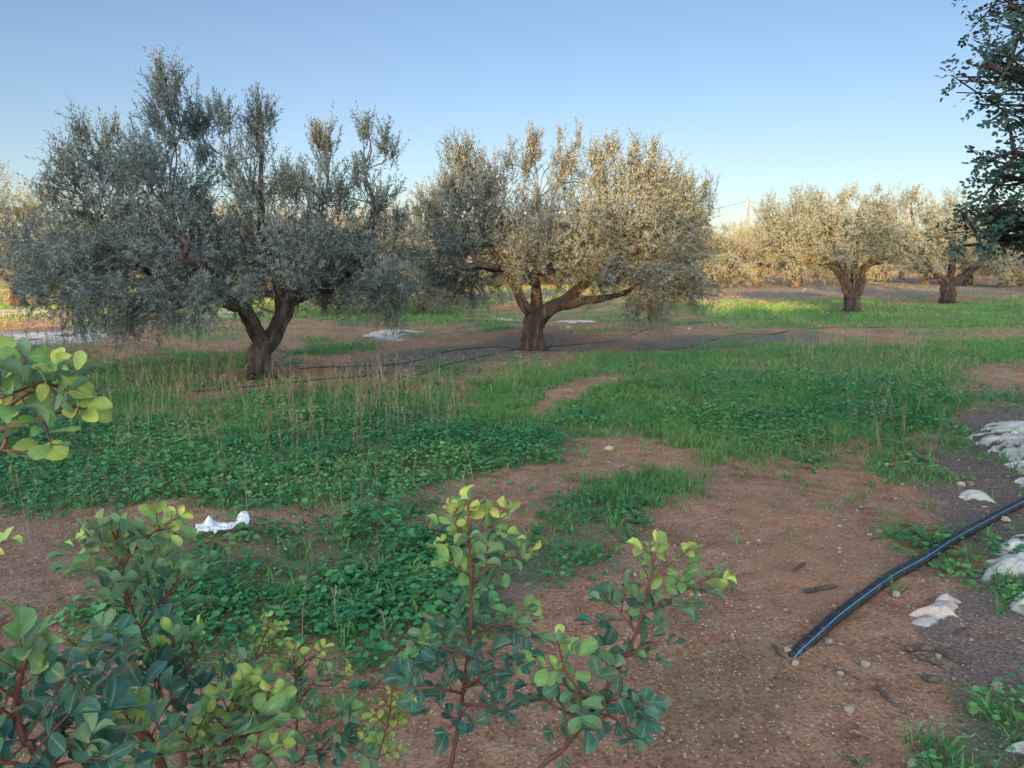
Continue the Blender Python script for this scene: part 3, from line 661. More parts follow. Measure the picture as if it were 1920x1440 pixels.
def leaf_mesh(name, leaves, mat, parent, off, fine=True, wide=1.0):
    T = np.array([l[0] for l in leaves]); D = np.array([l[1] for l in leaves]); N = np.array([l[2] for l in leaves])
    sz = np.array([l[3] for l in leaves]); ag = np.array([l[4] for l in leaves]); wd = wide * np.array([l[5] for l in leaves]); cu = np.array([l[6] for l in leaves])
    M = frame(D, N) * sz[:, None, None]; M[:, :, 1] *= wd[:, None]; M[:, :, 2] *= (1 + cu)[:, None]
    V, F = inst(LT_V if fine else LS_V, LT_F if fine else LS_F, M, T)
    if fine:
        ph = np.repeat(np.arange(len(T)) * 1.7, len(LT_V)); V = V + N.repeat(len(LT_V), 0) * (np.sin(V[:, 0:1] * 190 + ph[:, None]) * .0012)
    o = mesh(name, V - np.asarray(off, float), [F], mat, parent, np.repeat(ag, len(LT_V if fine else LS_V)), True)
    if fine:                                                  # midrib and browned leaf tips
        rib = np.tile((np.arange(len(LT_V)) % 5 == 2) * 1.0, len(T)); a = o.data.attributes.new('rib', 'FLOAT', 'POINT'); a.data.foreach_set('value', rib.astype(np.float32))
        br = np.random.default_rng(len(T)).uniform(0, 1, len(T)) ** 6
        tip = (np.clip(LT_V[:, 0] * 2.4 - 1.4, 0, 1)[None] * br[:, None]).ravel(); a = o.data.attributes.new('worn', 'FLOAT', 'POINT'); a.data.foreach_set('value', tip.astype(np.float32))
    return o
def sapling(name, axes, seed, label, ground_px=None, group='young carob shoots in the foreground', cat='carob sapling'):
    """axes: (points [(u, v, Y)], r0, r1, n leaves, start fraction, leaf size, age at start, age at tip, to_ground)"""
    rng = np.random.default_rng(seed); st = MB(); leaves = []
    p0 = None
    for (pts, r0, r1, n, f0, size, a0, a1, ground) in axes:
        pp = [P(*q) for q in pts]
        if ground:
            g = pp[0] + np.array(ground); g[2] = float(zg(g[0], g[1])) - .03
            pp = [g, (g + pp[0]) / 2 + rng.normal(size=3) * .012] + pp
            if p0 is None: p0 = g + np.array((0, 0, .03))
        m = 9 * len(pp); sp = spline(pp, m); rr = np.linspace(r0 * .8, r1 * .8, m)
        nodes = 1 + .16 * (np.arange(m) % 5 == 0)
        hh = np.linspace(0, 1, m)
        V, F = tube(sp, rr * nodes, 8, .05, seed, True)
        st.add(V, F, np.repeat(np.clip((.1 if ground else .5) + hh * .9 * (.9 if ground else .5), 0, 1), 8))
        tg = nrm(np.gradient(sp, axis=0)); az = rng.uniform(0, 6.28)
        n = max(2, int(round(n * (1.5 if seed == 103 else 1.35 if seed in (104, 105) else 1.1)))); ks = np.linspace(f0, .97, n)
        if ground and n:      # leaves only on the part the axis names, counted from the first named point
            ks = 1 - (1 - np.asarray(ks)) * (len(pts) - 1) / (len(pp) - 1)
        for i, k in enumerate(ks):
            j = min(m - 1, int(k * (m - 1))); t = tg[j]; az += 2.4 + rng.uniform(-.4, .4)
            ref = nrm(np.cross(t, np.array((0, 1., .1)))); b2 = np.cross(t, ref)
            pr = ref * math.cos(az) + b2 * math.sin(az)
            q = i / max(1, n - 1); young = min(1, (.02 if seed in (103, 104) else .08) + a0 + (a1 - a0) * q ** 1.2)  # leaf youth; the yellow end also carries painted sun
            el = math.radians(rng.uniform(45, 70) * (1 - .5 * q ** 3))
            d = t * math.cos(el) + pr * math.sin(el) + np.array((0, 0, .1))
            sz = size * .98 * (1 - .3 * q ** 2.5)
            pairs = int(rng.integers(2, 4)) if q < .8 else 2
            upv = nrm(np.array((0, -.35, .7)) + t * .6 + rng.normal(size=3) * .25)
            pinnate(sp[j], d, upv, sz * pairs * .6 * (1 - .45 * q ** 2), pairs, sz, young, rng, leaves, st)
    root = empty(name, p0)
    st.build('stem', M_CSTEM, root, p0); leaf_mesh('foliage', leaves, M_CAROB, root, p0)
    tag(root, label, cat, group)
    return root
Z = 1.74
sapling('carob_sapling', [
    ([(845, 1440, Z), (862, 1340, Z), (880, 1200, Z), (884, 1100, Z), (879, 1010, Z), (878, 945, Z)], .0095, .003, 17, .18, .058, .05, .97, (-.02, -.02, 0)),
    ([(884, 1095, Z), (915, 1065, Z + .02), (955, 1045, Z + .03), (985, 1038, Z + .03)], .005, .002, 5, .3, .052, .3, .7, None),
    ([(880, 1085, Z), (852, 1055, Z + .04), (828, 1025, Z + .07)], .004, .0018, 4, .3, .04, .5, .9, None),
    ([(880, 1010, Z), (915, 990, Z), (955, 962, Z - .02)], .004, .0018, 4, .35, .045, .6, .98, None),
    ([(880, 1020, Z), (855, 985, Z - .02), (845, 955, Z)], .004, .0018, 4, .3, .042, .5, .8, None),
    ([(880, 1200, Z), (925, 1175, Z + .05), (975, 1170, Z + .08), (1000, 1165, Z + .1)], .0055, .002, 6, .2, .052, .1, .85, None),
    ([(876, 1230, Z), (835, 1215, Z), (800, 1205, Z)], .005, .002, 5, .2, .052, .1, .6, None),
    ([(868, 1290, Z), (920, 1260, Z - .06), (965, 1245, Z - .1)], .0055, .002, 5, .2, .056, .02, .1, None),
    ([(866, 1300, Z), (820, 1290, Z - .08), (780, 1290, Z - .1)], .0055, .002, 5, .2, .054, .02, .15, None),
    ([(864, 1320, Z), (905, 1325, Z - .1), (930, 1335, Z - .14)], .005, .002, 4, .2, .055, .02, .05, None)],
    101, 'upright carob sapling in the middle foreground with tip painted sunlit yellow')
Z = 1.72
sapling('carob_sapling', [
    ([(1010, 1445, Z), (1060, 1400, Z), (1115, 1325, Z), (1165, 1245, Z), (1195, 1180, Z), (1215, 1110, Z), (1224, 1060, Z), (1218, 1020, Z)], .0105, .003, 15, .2, .056, .05, .9, (-.12, -.02, 0)),
    ([(1112, 1330, Z), (1090, 1300, Z - .05), (1060, 1255, Z - .08), (1045, 1200, Z - .09)], .006, .0022, 7, .2, .056, .3, .85, None),
    ([(1205, 1150, Z), (1255, 1125, Z), (1305, 1095, Z), (1345, 1080, Z)], .005, .002, 6, .2, .052, .3, .85, None),
    ([(1195, 1190, Z), (1165, 1150, Z + .03), (1135, 1120, Z + .05)], .005, .002, 5, .2, .05, .1, .4, None),
    ([(1222, 1085, Z), (1250, 1062, Z), (1282, 1035, Z)], .004, .0018, 4, .3, .045, .6, .92, None),
    ([(1175, 1230, Z), (1215, 1210, Z), (1250, 1200, Z)], .005, .002, 3, .2, .052, .1, .3, None),
    ([(1110, 1335, Z), (1150, 1345, Z - .08), (1190, 1370, Z - .12)], .005, .002, 5, .2, .054, .05, .2, None),
    ([(1120, 1320, Z), (1170, 1310, Z - .05), (1215, 1320, Z - .08)], .005, .002, 4, .2, .054, .05, .2, None),
    ([(1085, 1365, Z), (1060, 1390, Z - .05), (1055, 1420, Z - .08)], .004, .002, 2, .3, .05, .05, .2, None),
    ([(1090, 1350, Z), (1050, 1330, Z), (1015, 1310, Z + .02)], .005, .002, 4, .2, .052, .05, .3, None)],
    102, 'leaning carob sapling right of the middle one, on a bent grey stem')
sapling('carob_bush', [
    ([(330, 1330, 1.5), (300, 1250, 1.55), (258, 1175, 1.6), (235, 1110, 1.6), (216, 1050, 1.6), (222, 990, 1.6)], .011, .003, 15, .1, .056, .05, .85, (.02, .0, 0)),
    ([(218, 1048, 1.6), (190, 1022, 1.6), (165, 1008, 1.6)], .004, .002, 4, .3, .05, .6, .85, None),
    ([(228, 1060, 1.6), (262, 1020, 1.6), (300, 990, 1.6), (325, 975, 1.58)], .005, .002, 6, .2, .048, .4, .95, None),
    ([(262, 1180, 1.6), (310, 1120, 1.63), (340, 1080, 1.65)], .005, .002, 5, .2, .05, .2, .8, None),
    ([(290, 1400, 1.35), (200, 1290, 1.4), (190, 1230, 1.42), (200, 1190, 1.42)], .009, .004, 8, .1, .054, .02, .5, (.1, .1, 0)),
    ([(290, 1320, 1.45), (310, 1250, 1.5), (328, 1200, 1.5)], .006, .0025, 7, .1, .052, .05, .9, None),
    ([(300, 1340, 1.45), (350, 1270, 1.5), (365, 1190, 1.52)], .006, .0025, 7, .1, .052, .05, .75, None),
    ([(300, 1420, 1.3), (230, 1350, 1.25), (160, 1300, 1.25), (110, 1260, 1.25)], .008, .003, 9, .1, .055, .02, .2, (.05, .1, 0)),
    ([(300, 1440, 1.25), (270, 1390, 1.15), (240, 1350, 1.12)], .006, .003, 6, .2, .05, .3, .9, None),
    ([(330, 1400, 1.4), (390, 1330, 1.45), (430, 1290, 1.5)], .006, .003, 6, .1, .054, .02, .3, None)],
    103, 'wide blue green carob bush filling the lower left corner')
sapling('carob_shoot', [
    ([(75, 1450, 1.0), (45, 1390, 1.0), (30, 1320, 1.0), (42, 1260, 1.0), (55, 1215, 1.0)], .0085, .004, 10, .05, .058, .05, .6, (.05, .02, 0)),
    ([(50, 1400, 1.0), (90, 1370, 1.02), (130, 1340, 1.04)], .004, .002, 4, .25, .055, .05, .3, None),
    ([(36, 1350, 1.0), (0, 1330, 1.0), (-40, 1300, 1.0)], .004, .002, 4, .25, .055, .05, .5, None),
    ([(70, 1440, 1.0), (20, 1430, .95), (-30, 1420, .95)], .004, .002, 4, .2, .056, .05, .2, None),
    ([(75, 1440, 1.0), (130, 1430, .98), (170, 1420, .98)], .004, .002, 4, .2, .056, .05, .2, None)],
    104, 'thick red stemmed carob shoot in the bottom left corner')
sapling('carob_shoot', [
    ([(395, 1470, 1.3), (420, 1390, 1.32), (440, 1330, 1.34), (450, 1290, 1.34)], .007, .003, 11, .05, .05, .4, .95, (.02, .02, 0)),
    ([(415, 1400, 1.32), (460, 1360, 1.33), (505, 1310, 1.34)], .005, .002, 6, .2, .05, .4, .85, None),
    ([(400, 1440, 1.3), (370, 1410, 1.28), (350, 1380, 1.28)], .005, .002, 5, .2, .048, .5, .9, None),
    ([(405, 1430, 1.3), (470, 1420, 1.28), (510, 1400, 1.28)], .005, .002, 4, .2, .05, .3, .7, None)],
    105, 'lime green carob shoot rising from the bottom edge beside the wide bush')
sapling('carob_shoot', [
    ([(440, 1330, 1.75), (462, 1265, 1.75), (490, 1205, 1.76), (505, 1165, 1.76)], .006, .0025, 9, .3, .036, .5, .98, (-.02, .0, 0)),
    ([(470, 1245, 1.75), (505, 1210, 1.77), (525, 1180, 1.78)], .0035, .0015, 4, .3, .032, .6, .98, None)],
    106, 'thin reddish carob shoot with small yellowing leaves')
sapling('carob_shoot', [
    ([(552, 1460, 1.75), (556, 1380, 1.75), (556, 1300, 1.75), (550, 1225, 1.75)], .006, .0025, 9, .4, .043, .3, .97, (0, .0, 0)),
    ([(558, 1320, 1.75), (590, 1280, 1.77), (640, 1275, 1.8)], .004, .0018, 5, .3, .042, .3, .95, None),
    ([(556, 1380, 1.75), (600, 1360, 1.77), (630, 1330, 1.78)], .004, .0018, 4, .3, .042, .6, .9, None),
    ([(554, 1260, 1.75), (580, 1235, 1.75), (600, 1225, 1.75)], .0035, .0015, 3, .4, .04, .5, .98, None)],
    107, 'straight brown stemmed carob shoot with cream edged leaves left of centre')
sapling('carob_shoot', [
    ([(500, 1480, 1.6), (580, 1420, 1.62), (630, 1375, 1.64), (655, 1345, 1.65)], .006, .0025, 8, .2, .048, .05, .6, (-.1, .0, 0)),
    ([(590, 1410, 1.62), (640, 1405, 1.6), (680, 1390, 1.6)], .004, .002, 4, .2, .046, .1, .6, None)],
    108, 'dark leaved carob shoot leaning right along the bottom edge')
sapling('carob_shoot', [
    ([(700, 1450, 1.85), (712, 1410, 1.85), (728, 1350, 1.85), (735, 1300, 1.85)], .005, .002, 11, .15, .033, .6, 1.0, (-.02, .0, 0)),
    ([(722, 1370, 1.85), (750, 1335, 1.85), (770, 1310, 1.85)], .003, .0015, 4, .3, .03, .7, 1.0, None)],
    109, 'small bright yellow carob shoot on a red stem')
sapling('carob_bush', [
    ([(-160, 1000, .95), (-80, 850, .95), (0, 775, .95), (55, 735, .95), (105, 708, .95)], .006, .0025, 5, .6, .043, .6, .92, (-.02, -.02, 0)),
    ([(-60, 830, .95), (20, 800, .95), (90, 780, .95), (140, 758, .95)], .0045, .002, 4, .6, .043, .6, .92, None),
    ([(-80, 900, .95), (-40, 870, .95), (0, 845, .95), (15, 820, .95)], .0045, .002, 3, .7, .038, .75, .95, None),
    ([(-40, 810, .95), (-10, 755, .93), (0, 720, .93)], .004, .002, 3, .6, .046, .6, .9, None),
    ([(-160, 1085, .95), (-100, 1072, .95), (-48, 1062, .95)], .003, .0015, 2, .85, .03, .75, .9, None)],
    110, 'yellow green carob branches reaching in from the left edge')

def carob_tree(name, base, lobes, n, seed, label, size=.048, trunk=(.22, 2.0), fine_n=4, group=None, gap=None):
    rng = np.random.default_rng(seed); base = np.asarray(base, float)
    root = empty(name, base); tm = MB(); leaves = []
    fork = base + np.array((0, 0, trunk[1]))
    sp = spline([base - (0, 0, .1), base + (-.1, .03, trunk[1] * .3), base + (.09, .05, trunk[1] * .65), fork], 26)
    V, F = tube(sp, np.linspace(trunk[0] * 1.15, trunk[0] * .8, 26) * (1 + .35 * np.exp(-np.linspace(0, trunk[1], 26) / .2)), 22, .4, 3); tm.add(V, F, 0)
    tot = sum(np.prod(r) ** .8 * w for c, r, w in lobes)
    TB = []; TD = []
    for c, r, w in lobes:
        c = np.asarray(c, float); r = np.asarray(r, float)
        mid = fork + (c - fork) * .5 + rng.normal(size=3) * .1 + (0, 0, .1)
        s = spline([fork, mid, c], 14); V, F = tube(s, np.linspace(min(trunk[0] * .5, .05 + .03 * r.mean()), .012, 14), 8, .1, 2, False); tm.add(V, F, .0)
        k = int(n * w * np.prod(r) ** .8 / tot); nb = max(2, k // 9)
        for q in range(nb):
            e = c + nrm(rng.normal(size=3)) * r * rng.uniform(.5, 1.0) ** .5
            a = s[rng.integers(7, 14)]
            b = spline([a, (a + e) / 2 + rng.normal(size=3) * .06, e], 7)
            V, F = tube(b, np.linspace(.011, .003, 7), 5, 0, 0, False); tm.add(V, F, .15)
            ot = nrm(e - a)
            for i in range(9):
                j = rng.integers(2, 7); TB.append(b[j]); TD.append(nrm(ot * .6 + rng.normal(size=3) * .6 + (0, 0, .05)))
    tm.build('trunk', M_CSTEM if False else M_BARK, root, base)
    for b, d in zip(TB, TD):
        if gap is not None:
            w = b - gap[0]; w = w - gap[1] * w.dot(gap[1])
            if np.linalg.norm(w) < gap[2]: continue
        pr = int(rng.integers(3, fine_n + 1))
        pinnate(b, d, np.array((0, -.2, 1.)) + rng.normal(size=3) * .3, size * pr * .7, pr, size, .02 + rng.normal(0, .1), rng, leaves, None)
    leaf_mesh('crown', leaves, M_CAROB_OLD, root, base, False, .8 if size < .1 else 1)
    tag(root, label, 'carob tree', group)
    return root
def lobe(u, v, Y, ru, rv, rd, w=1.0):
    s = Y / FPX
    return (P(u, v, Y), (ru * s, rd, rv * s), w)
carob_tree('carob_tree', (4.95, 4.35, float(zg(4.95, 4.35))),
    [lobe(1960, 60, 3.9, 110, 75, .5), lobe(1890, 130, 3.8, 78, 48, .35, 1.1), lobe(1850, 120, 3.8, 50, 22, .25, .9), lobe(1960, 200, 3.9, 90, 60, .5), lobe(1900, 285, 4.0, 72, 40, .35), lobe(1870, 330, 4.1, 45, 26, .3, .9),
     lobe(1960, 330, 4.1, 110, 70, .5), lobe(1850, 400, 4.2, 42, 34, .35, 2.2), lobe(1915, 425, 4.3, 66, 45, .4, 2.2), lobe(1835, 445, 4.35, 36, 22, .3, 1.4), lobe(2040, 430, 4.2, 90, 60, .6), lobe(2150, 200, 4.6, 150, 140, .9), lobe(2300, 350, 4.8, 160, 130, .9),
     lobe(1890, 10, 3.9, 48, 30, .3, .8), lobe(2050, -80, 4.5, 190, 100, 1.0), lobe(2400, 100, 5.2, 220, 150, 1.1), lobe(2250, -150, 5.2, 220, 130, 1.1)],
    9500, 201, 'dark carob tree whose hanging branches reach in at the upper right edge', .036, (.15, 1.5))

# ------------------------------------------------------------------ unseen tree rows added behind the photographer to throw the evening shade
def shade_row():
    aim = P(915, 985, 1.75); dirn = np.array(TO_SUN)  # foliage gap cut along this line for a sun fleck on the sapling
    rng = np.random.default_rng(77); D0 = 46.0
    # heights of the row where it is crossed by the light that reaches x0 in front of the camera
    for i, (x0, H, W) in enumerate(((-27, 9.0, 4.5), (-20.5, 10.5, 4.2), (-14, 16.0, 4.6), (-8.5, 16.4, 4.6), (-3.4, 14.6, 4.5), (1.4, 15.2, 4.6), (6, 17.6, 4.8), (11, 18.6, 4.8), (16, 19.2, 4.8), (22, 19.2, 4.8))):
        x = x0 - D0 * math.tan(SUN_AZ - math.pi); y = -D0 + rng.uniform(-1.5, 1.5)
        lob = [((x, y, H * .5), (W * .8, W * .6, H * .3), 1.2), ((x, y, H * .8), (W * .62, W * .55, H * .18), 1.3), ((x, y, H * .2), (W * .8, W * .6, H * .2), 1.2)]
        for k in range(6):
            a = k * 1.05 + i; lob.append(((x + math.cos(a) * W * .55, y + math.sin(a) * W * .4, H * rng.uniform(.2, .8)), (W * .45, W * .45, H * .13), 1))
        carob_tree('carob_tree', (x, y, 0), lob, 4200, 300 + i, 'tall dense carob tree in the unseen shade row behind the viewpoint', .27, (.4, 2.2), 4, 'carob trees of the unseen shade row behind the viewpoint', (aim, dirn, .32))
    for o in [o for o in S.objects if o.get('group') == 'carob trees of the unseen shade row behind the viewpoint']:
        if abs(o.location.x + 15.7) < 1: continue
        r = copy_tree(o); r.location = (o.location.x + 3.2 - 2, o.location.y - 7, 0); r.scale.z = 1.08  # second unseen row added to close leaks in the shade
        tag(r, 'tall dense carob tree in the second shade row added behind the viewpoint', None, 'carob trees of the added second shade row')
shade_row()

# ------------------------------------------------------------------ ground cover
def cand(n, y0, y1, rng, half=.95):
    y = np.sqrt(rng.uniform(y0 * y0, y1 * y1, n)); x = rng.uniform(-half, half, n) * (y + .4)
    return x, y
def rotz(a):
    c, s = np.cos(a), np.sin(a); z = np.zeros_like(a); o = z + 1
    return np.stack((np.stack((c, -s, z), -1), np.stack((s, c, z), -1), np.stack((z, z, o), -1)), -2)
# broad leaved weeds
def weeds():
    rng = np.random.default_rng(31)
    TV = np.array([(0, 0, 0)] + [(.5 + .5 * math.cos(a) * (1 if abs(a) > .1 else .9), .52 * math.sin(a), .10 * (1 + .5 * math.cos(3 * a))) for a in np.linspace(-2.7, 2.7, 8)] + [(.45, 0, .02)])
    n = len(TV) - 1
    TF = np.array([(n, i, i + 1) for i in range(0, n - 1)] + [(n, n - 1, 0)])
    Vs = []; Fs = []; Ts = []; off = 0
    for (y0, y1, npl, kk, sz) in ((1.4, 4.5, 8500, 7, .027), (4.5, 8, 17000, 7, .026), (8, 14, 20000, 5, .032)):
        x, y = cand(npl, y0, y1, rng); m = masks(x, y)
        clus = np.clip((fbm(x * 2.6, y * 2.6, 140, 3) - .38) * 5, .06, 1)
        keep = rng.uniform(0, 1, npl) < m['weed'] * (clus if y0 < 4.5 else .5 + .5 * clus); x, y, w = x[keep], y[keep], m['weed'][keep]; k = len(x)
        tone = np.clip(fbm(x * .9, y * .9, 150, 3) * 1.6 - .3 + rng.normal(0, .22, k), 0, 1)
        lush = .5 + .5 * w
        r = np.abs(rng.normal(0, .055, (k, kk))) * (1.15 if y0 > 8 else 1); a = rng.uniform(0, 6.283, (k, kk))
        h = rng.uniform(.012, .10, (k, kk)) * (lush * (.45 + 1.2 * np.clip(fbm(x * 1.7, y * 1.7, 155, 3) * 2 - .5, 0, 1)))[:, None] * np.clip(1.2 - r / .16, .25, 1)
        px = x[:, None] + r * np.cos(a); py = y[:, None] + r * np.sin(a); pz = zg(px.ravel(), py.ravel()).reshape(px.shape) + h
        T = np.stack((px, py, pz), -1).reshape(-1, 3); aa = a.ravel() + rng.normal(0, .6, T.shape[0])
        tl = rng.uniform(-.2, .75, len(T)); d = np.stack((np.cos(aa) * np.cos(tl), np.sin(aa) * np.cos(tl), -np.sin(tl) * .6), -1)
        up = np.stack((rng.normal(0, .28, len(T)), rng.normal(0, .28, len(T)), np.ones(len(T))), -1)
        s = sz * rng.uniform(.55, 1.35, len(T)) * np.repeat(rng.uniform(.45, 1.4, k), kk)
        M = frame(d, up) * s[:, None, None]
        V, F = inst(TV, TF, M, T); Vs.append(V); Fs.append(F + off); off += len(V)
        Ts.append(np.repeat(np.clip(np.repeat(tone, kk) + rng.normal(0, .1, len(T)), 0, 1), len(TV)))
    o = mesh('weeds', np.concatenate(Vs), [np.concatenate(Fs)], M_BLEAF, None, np.concatenate(Ts), True)
    tag(o, 'low broad leaved weeds carpeting the orchard floor', None, None, 'stuff')
weeds()
def blades(x, y, h, w, lean, tint, rng):
    n = len(x); a = rng.uniform(0, 6.283, n); b = rng.uniform(0, 6.283, n)
    z = zg(x, y) - .005
    p = np.stack((x, y, z), -1); sd = np.stack((np.cos(a), np.sin(a), 0 * a), -1) * (w * .5)[:, None]
    ln = np.stack((np.cos(b), np.sin(b), 0 * b), -1) * (h * lean)[:, None]; up = np.stack((0 * h, 0 * h, h), -1)
    m = p + up * .55 + ln * .3; t = p + up * (1 - .25 * np.minimum(lean, 1.5))[:, None] + ln
    V = np.stack((p - sd, p + sd, m + sd * .8, m - sd * .8, t), 1).reshape(-1, 3)
    i = np.arange(n)[:, None] * 5
    return V, i + np.array((0, 1, 2, 3)), i + np.array((3, 2, 4)), np.repeat(tint, 5)
def grass():
    rng = np.random.default_rng(32); Vs = []; Q = []; T3 = []; Ts = []; off = 0
    for (y0, y1, nt, kk, h0, w0, sp) in ((1.4, 4.5, 9000, 10, .06, .0028, .03), (4.5, 9, 26000, 8, .085, .005, .04), (9, 18, 42000, 5, .10, .0085, .07), (18, 34, 42000, 4, .12, .016, .12), (34, 75, 30000, 4, .14, .035, .3)):
        x, y = cand(nt, y0, y1, rng); m = masks(x, y)
        d = np.maximum(m['grass'], .35 * m['weed']) * np.clip((fbm(x * 3.1, y * 3.1, 170, 3) - .33) * 5, .15, 1) + .05 * (1 - m['bare']) + .03
        keep = rng.uniform(0, 1, nt) < d; x, y, g = x[keep], y[keep], m['grass'][keep]; k = len(x)
        dry = np.clip((fbm(x * .5, y * .5, 180, 3) - .5) * 2, 0, .5)
        tone = np.clip(fbm(x * 1.1, y * 1.1, 190, 3) * 1.1 - .1 + rng.normal(0, .1, k), 0, .8)
        xx = (x[:, None] + rng.normal(0, sp, (k, kk))).ravel(); yy = (y[:, None] + rng.normal(0, sp, (k, kk))).ravel()
        h = h0 * rng.uniform(.4, 1.3, k * kk) * np.repeat(.45 + .65 * g, kk)
        t = np.clip(np.repeat(tone, kk) + rng.normal(0, .08, k * kk), 0, .85); isd = rng.uniform(0, 1, k * kk) < .06 + np.repeat(dry, kk) * .35
        t = np.where(isd, rng.uniform(.9, 1, k * kk), t)
        V, q, t3, tt = blades(xx, yy, h, w0 * rng.uniform(.7, 1.4, k * kk), rng.uniform(.1, 1.0, k * kk), t, rng)
        Vs.append(V); Q.append(q + off); T3.append(t3 + off); Ts.append(tt); off += len(V)
    # broader lance leaved weeds between the grasses
    x, y = cand(16000, 1.5, 10, rng); m = masks(x, y); keep = rng.uniform(0, 1, len(x)) < .55 * np.maximum(m['weed'], m['grass']) + .02; x, y = x[keep], y[keep]; k = len(x); kk = 7
    xx = (x[:, None] + rng.normal(0, .012, (k, kk))).ravel(); yy = (y[:, None] + rng.normal(0, .012, (k, kk))).ravel()
    V, q, t3, tt = blades(xx, yy, np.repeat(rng.uniform(.03, .14, k), kk) * rng.uniform(.6, 1.1, k * kk), rng.uniform(.005, .012, k * kk), rng.uniform(.4, 1.6, k * kk), np.clip(np.repeat(rng.uniform(.05, .8, k), kk), 0, .82), rng)
    Vs.append(V); Q.append(q + off); T3.append(t3 + off); Ts.append(tt); off += len(V)
    o = mesh('grass', np.concatenate(Vs), [np.concatenate(Q), np.concatenate(T3)], M_GRASS, None, np.concatenate(Ts), True)
    tag(o, 'short green grass growing in patches between the trees', None, None, 'stuff')
grass()
# dry stalks standing in the weeds
STALK = [(1, 30, [(60, 760), (300, 690), (520, 720), (780, 710), (860, 760), (820, 850), (560, 860), (300, 840), (120, 860)]), (.4, 50, [(0, 860), (700, 880), (900, 1000), (700, 1250), (300, 1250), (0, 1150)]),
         (.5, 20, [(1560, 780), (1720, 760), (1720, 850), (1580, 860)]), (.35, 20, [(1450, 640), (1800, 620), (1800, 680), (1500, 700)]), (.35, 40, [(860, 900), (1100, 900), (1200, 1000), (900, 1000)]),
         (.8, 16, [(-100, 640), (330, 630), (330, 670), (-100, 700)])]
def stalks():
    rng = np.random.default_rng(33); mb = MB()
    x, y = cand(9000, 2.2, 15, rng, .8); u, v = to_px(x, y); d = field(u, v, STALK)
    keep = rng.uniform(0, 1, len(x)) < d * .55 + .006; x, y = x[keep], y[keep]
    for a, b in zip(x, y):
        h = rng.uniform(.14, .46) * (1 if b > 4 else .8); z = float(zg(a, b)); t = rng.uniform(.15, 1)
        r = max(.0013, .00028 * b) * rng.uniform(.8, 1.3)
        p0 = np.array((a, b, z - .01)); p2 = p0 + (rng.normal(0, .1) * h, rng.normal(0, .1) * h, h); p1 = (p0 + p2) / 2 + rng.normal(size=3) * .012
        sp = spline([p0, p1, p2], 5); V, F = tube(sp, np.linspace(r, r * .6, 5), 4, 0, 0, False); mb.add(V, F, t)
        for q in range(int(rng.integers(1, 6))):
            s = sp[int(rng.integers(1, 5))]; e = s + np.array((rng.normal(0, .03), rng.normal(0, .03), rng.uniform(.01, .07)))
            V, F = tube(np.array((s, (s + e) / 2 + (0, 0, -.004), e)), (r * .7, r * .6, r * .5), 3, 0, 0, False); mb.add(V, F, min(1, t + .1))
        if rng.uniform() < .5:                                # seed head
            for q in range(5):
                c = p2 - (0, 0, rng.uniform(0, .08)) + rng.normal(size=3) * .006
                V, F = tube(np.array((c, c + (rng.normal(0, .006), rng.normal(0, .006), .014))), (r * 1.6, r * .8), 4, 0, 0, False); mb.add(V, F, min(1, t + .2))
    tag(mb.build('dry_stalks', M_DRY), 'thin dry straw coloured stalks standing among the weeds', None, None, 'stuff')
stalks()
# fallen twigs, straw and dead leaves
def litter():
    rng = np.random.default_rng(34)
    x, y = cand(34000, 1.5, 14, rng, .85); x2, y2 = cand(26000, 14, 34, rng, .85); x = np.concatenate((x, x2)); y = np.concatenate((y, y2)); m = masks(x, y)
    keep = rng.uniform(0, 1, len(x)) < .06 + .7 * m['litter'] + .07 * m['bare']; x, y = x[keep], y[keep]; n = len(x)
    a = rng.uniform(0, 6.283, n); L = rng.uniform(.012, .06, n) * np.where(rng.uniform(0, 1, n) < .16, 3.2, 1); w = np.where(L < .04, rng.uniform(.003, .009, n), rng.uniform(.0018, .004, n)) * np.clip(y / 5, 1, 5); L = L * np.clip(y / 12, 1, 3)
    d = np.stack((np.cos(a), np.sin(a), rng.normal(0, .12, n)), -1) * L[:, None] * .5; s = np.stack((-np.sin(a), np.cos(a), rng.normal(0, .2, n)), -1) * w[:, None] * .5
    p = np.stack((x, y, zg(x, y) + .004 + np.abs(rng.normal(0, .004, n))), -1); hgt = np.stack((0 * w, 0 * w, w * .6), -1)
    V = np.stack((p - d, p + s - hgt, p + d, p - s - hgt, p + hgt), 1).reshape(-1, 3)
    i = np.arange(n)[:, None] * 5
    F = np.concatenate([i + np.array(f) for f in ((0, 3, 4), (3, 2, 4), (2, 1, 4), (1, 0, 4))])
    o = mesh('leaf_litter', V, [F], M_DRY, None, np.repeat(rng.uniform(0, 1, n) ** 1.6, 5), False)
    tag(o, 'scattered dead leaves, straw and twig bits on the soil', None, None, 'stuff')
litter()
FLOW = [(1, 20, [(60, 780), (180, 770), (240, 800), (160, 812), (70, 806)]), (.8, 14, [(300, 700), (350, 695), (350, 722), (310, 725)]), (.7, 20, [(510, 790), (570, 788), (570, 806), (520, 806)]), (.25, 30, [(480, 1060), (560, 1060), (560, 1100), (480, 1100)]),
        (.5, 12, [(1760, 680), (1810, 680), (1810, 695), (1760, 695)]), (.7, 12, [(340, 590), (470, 590), (470, 606), (340, 606)])]
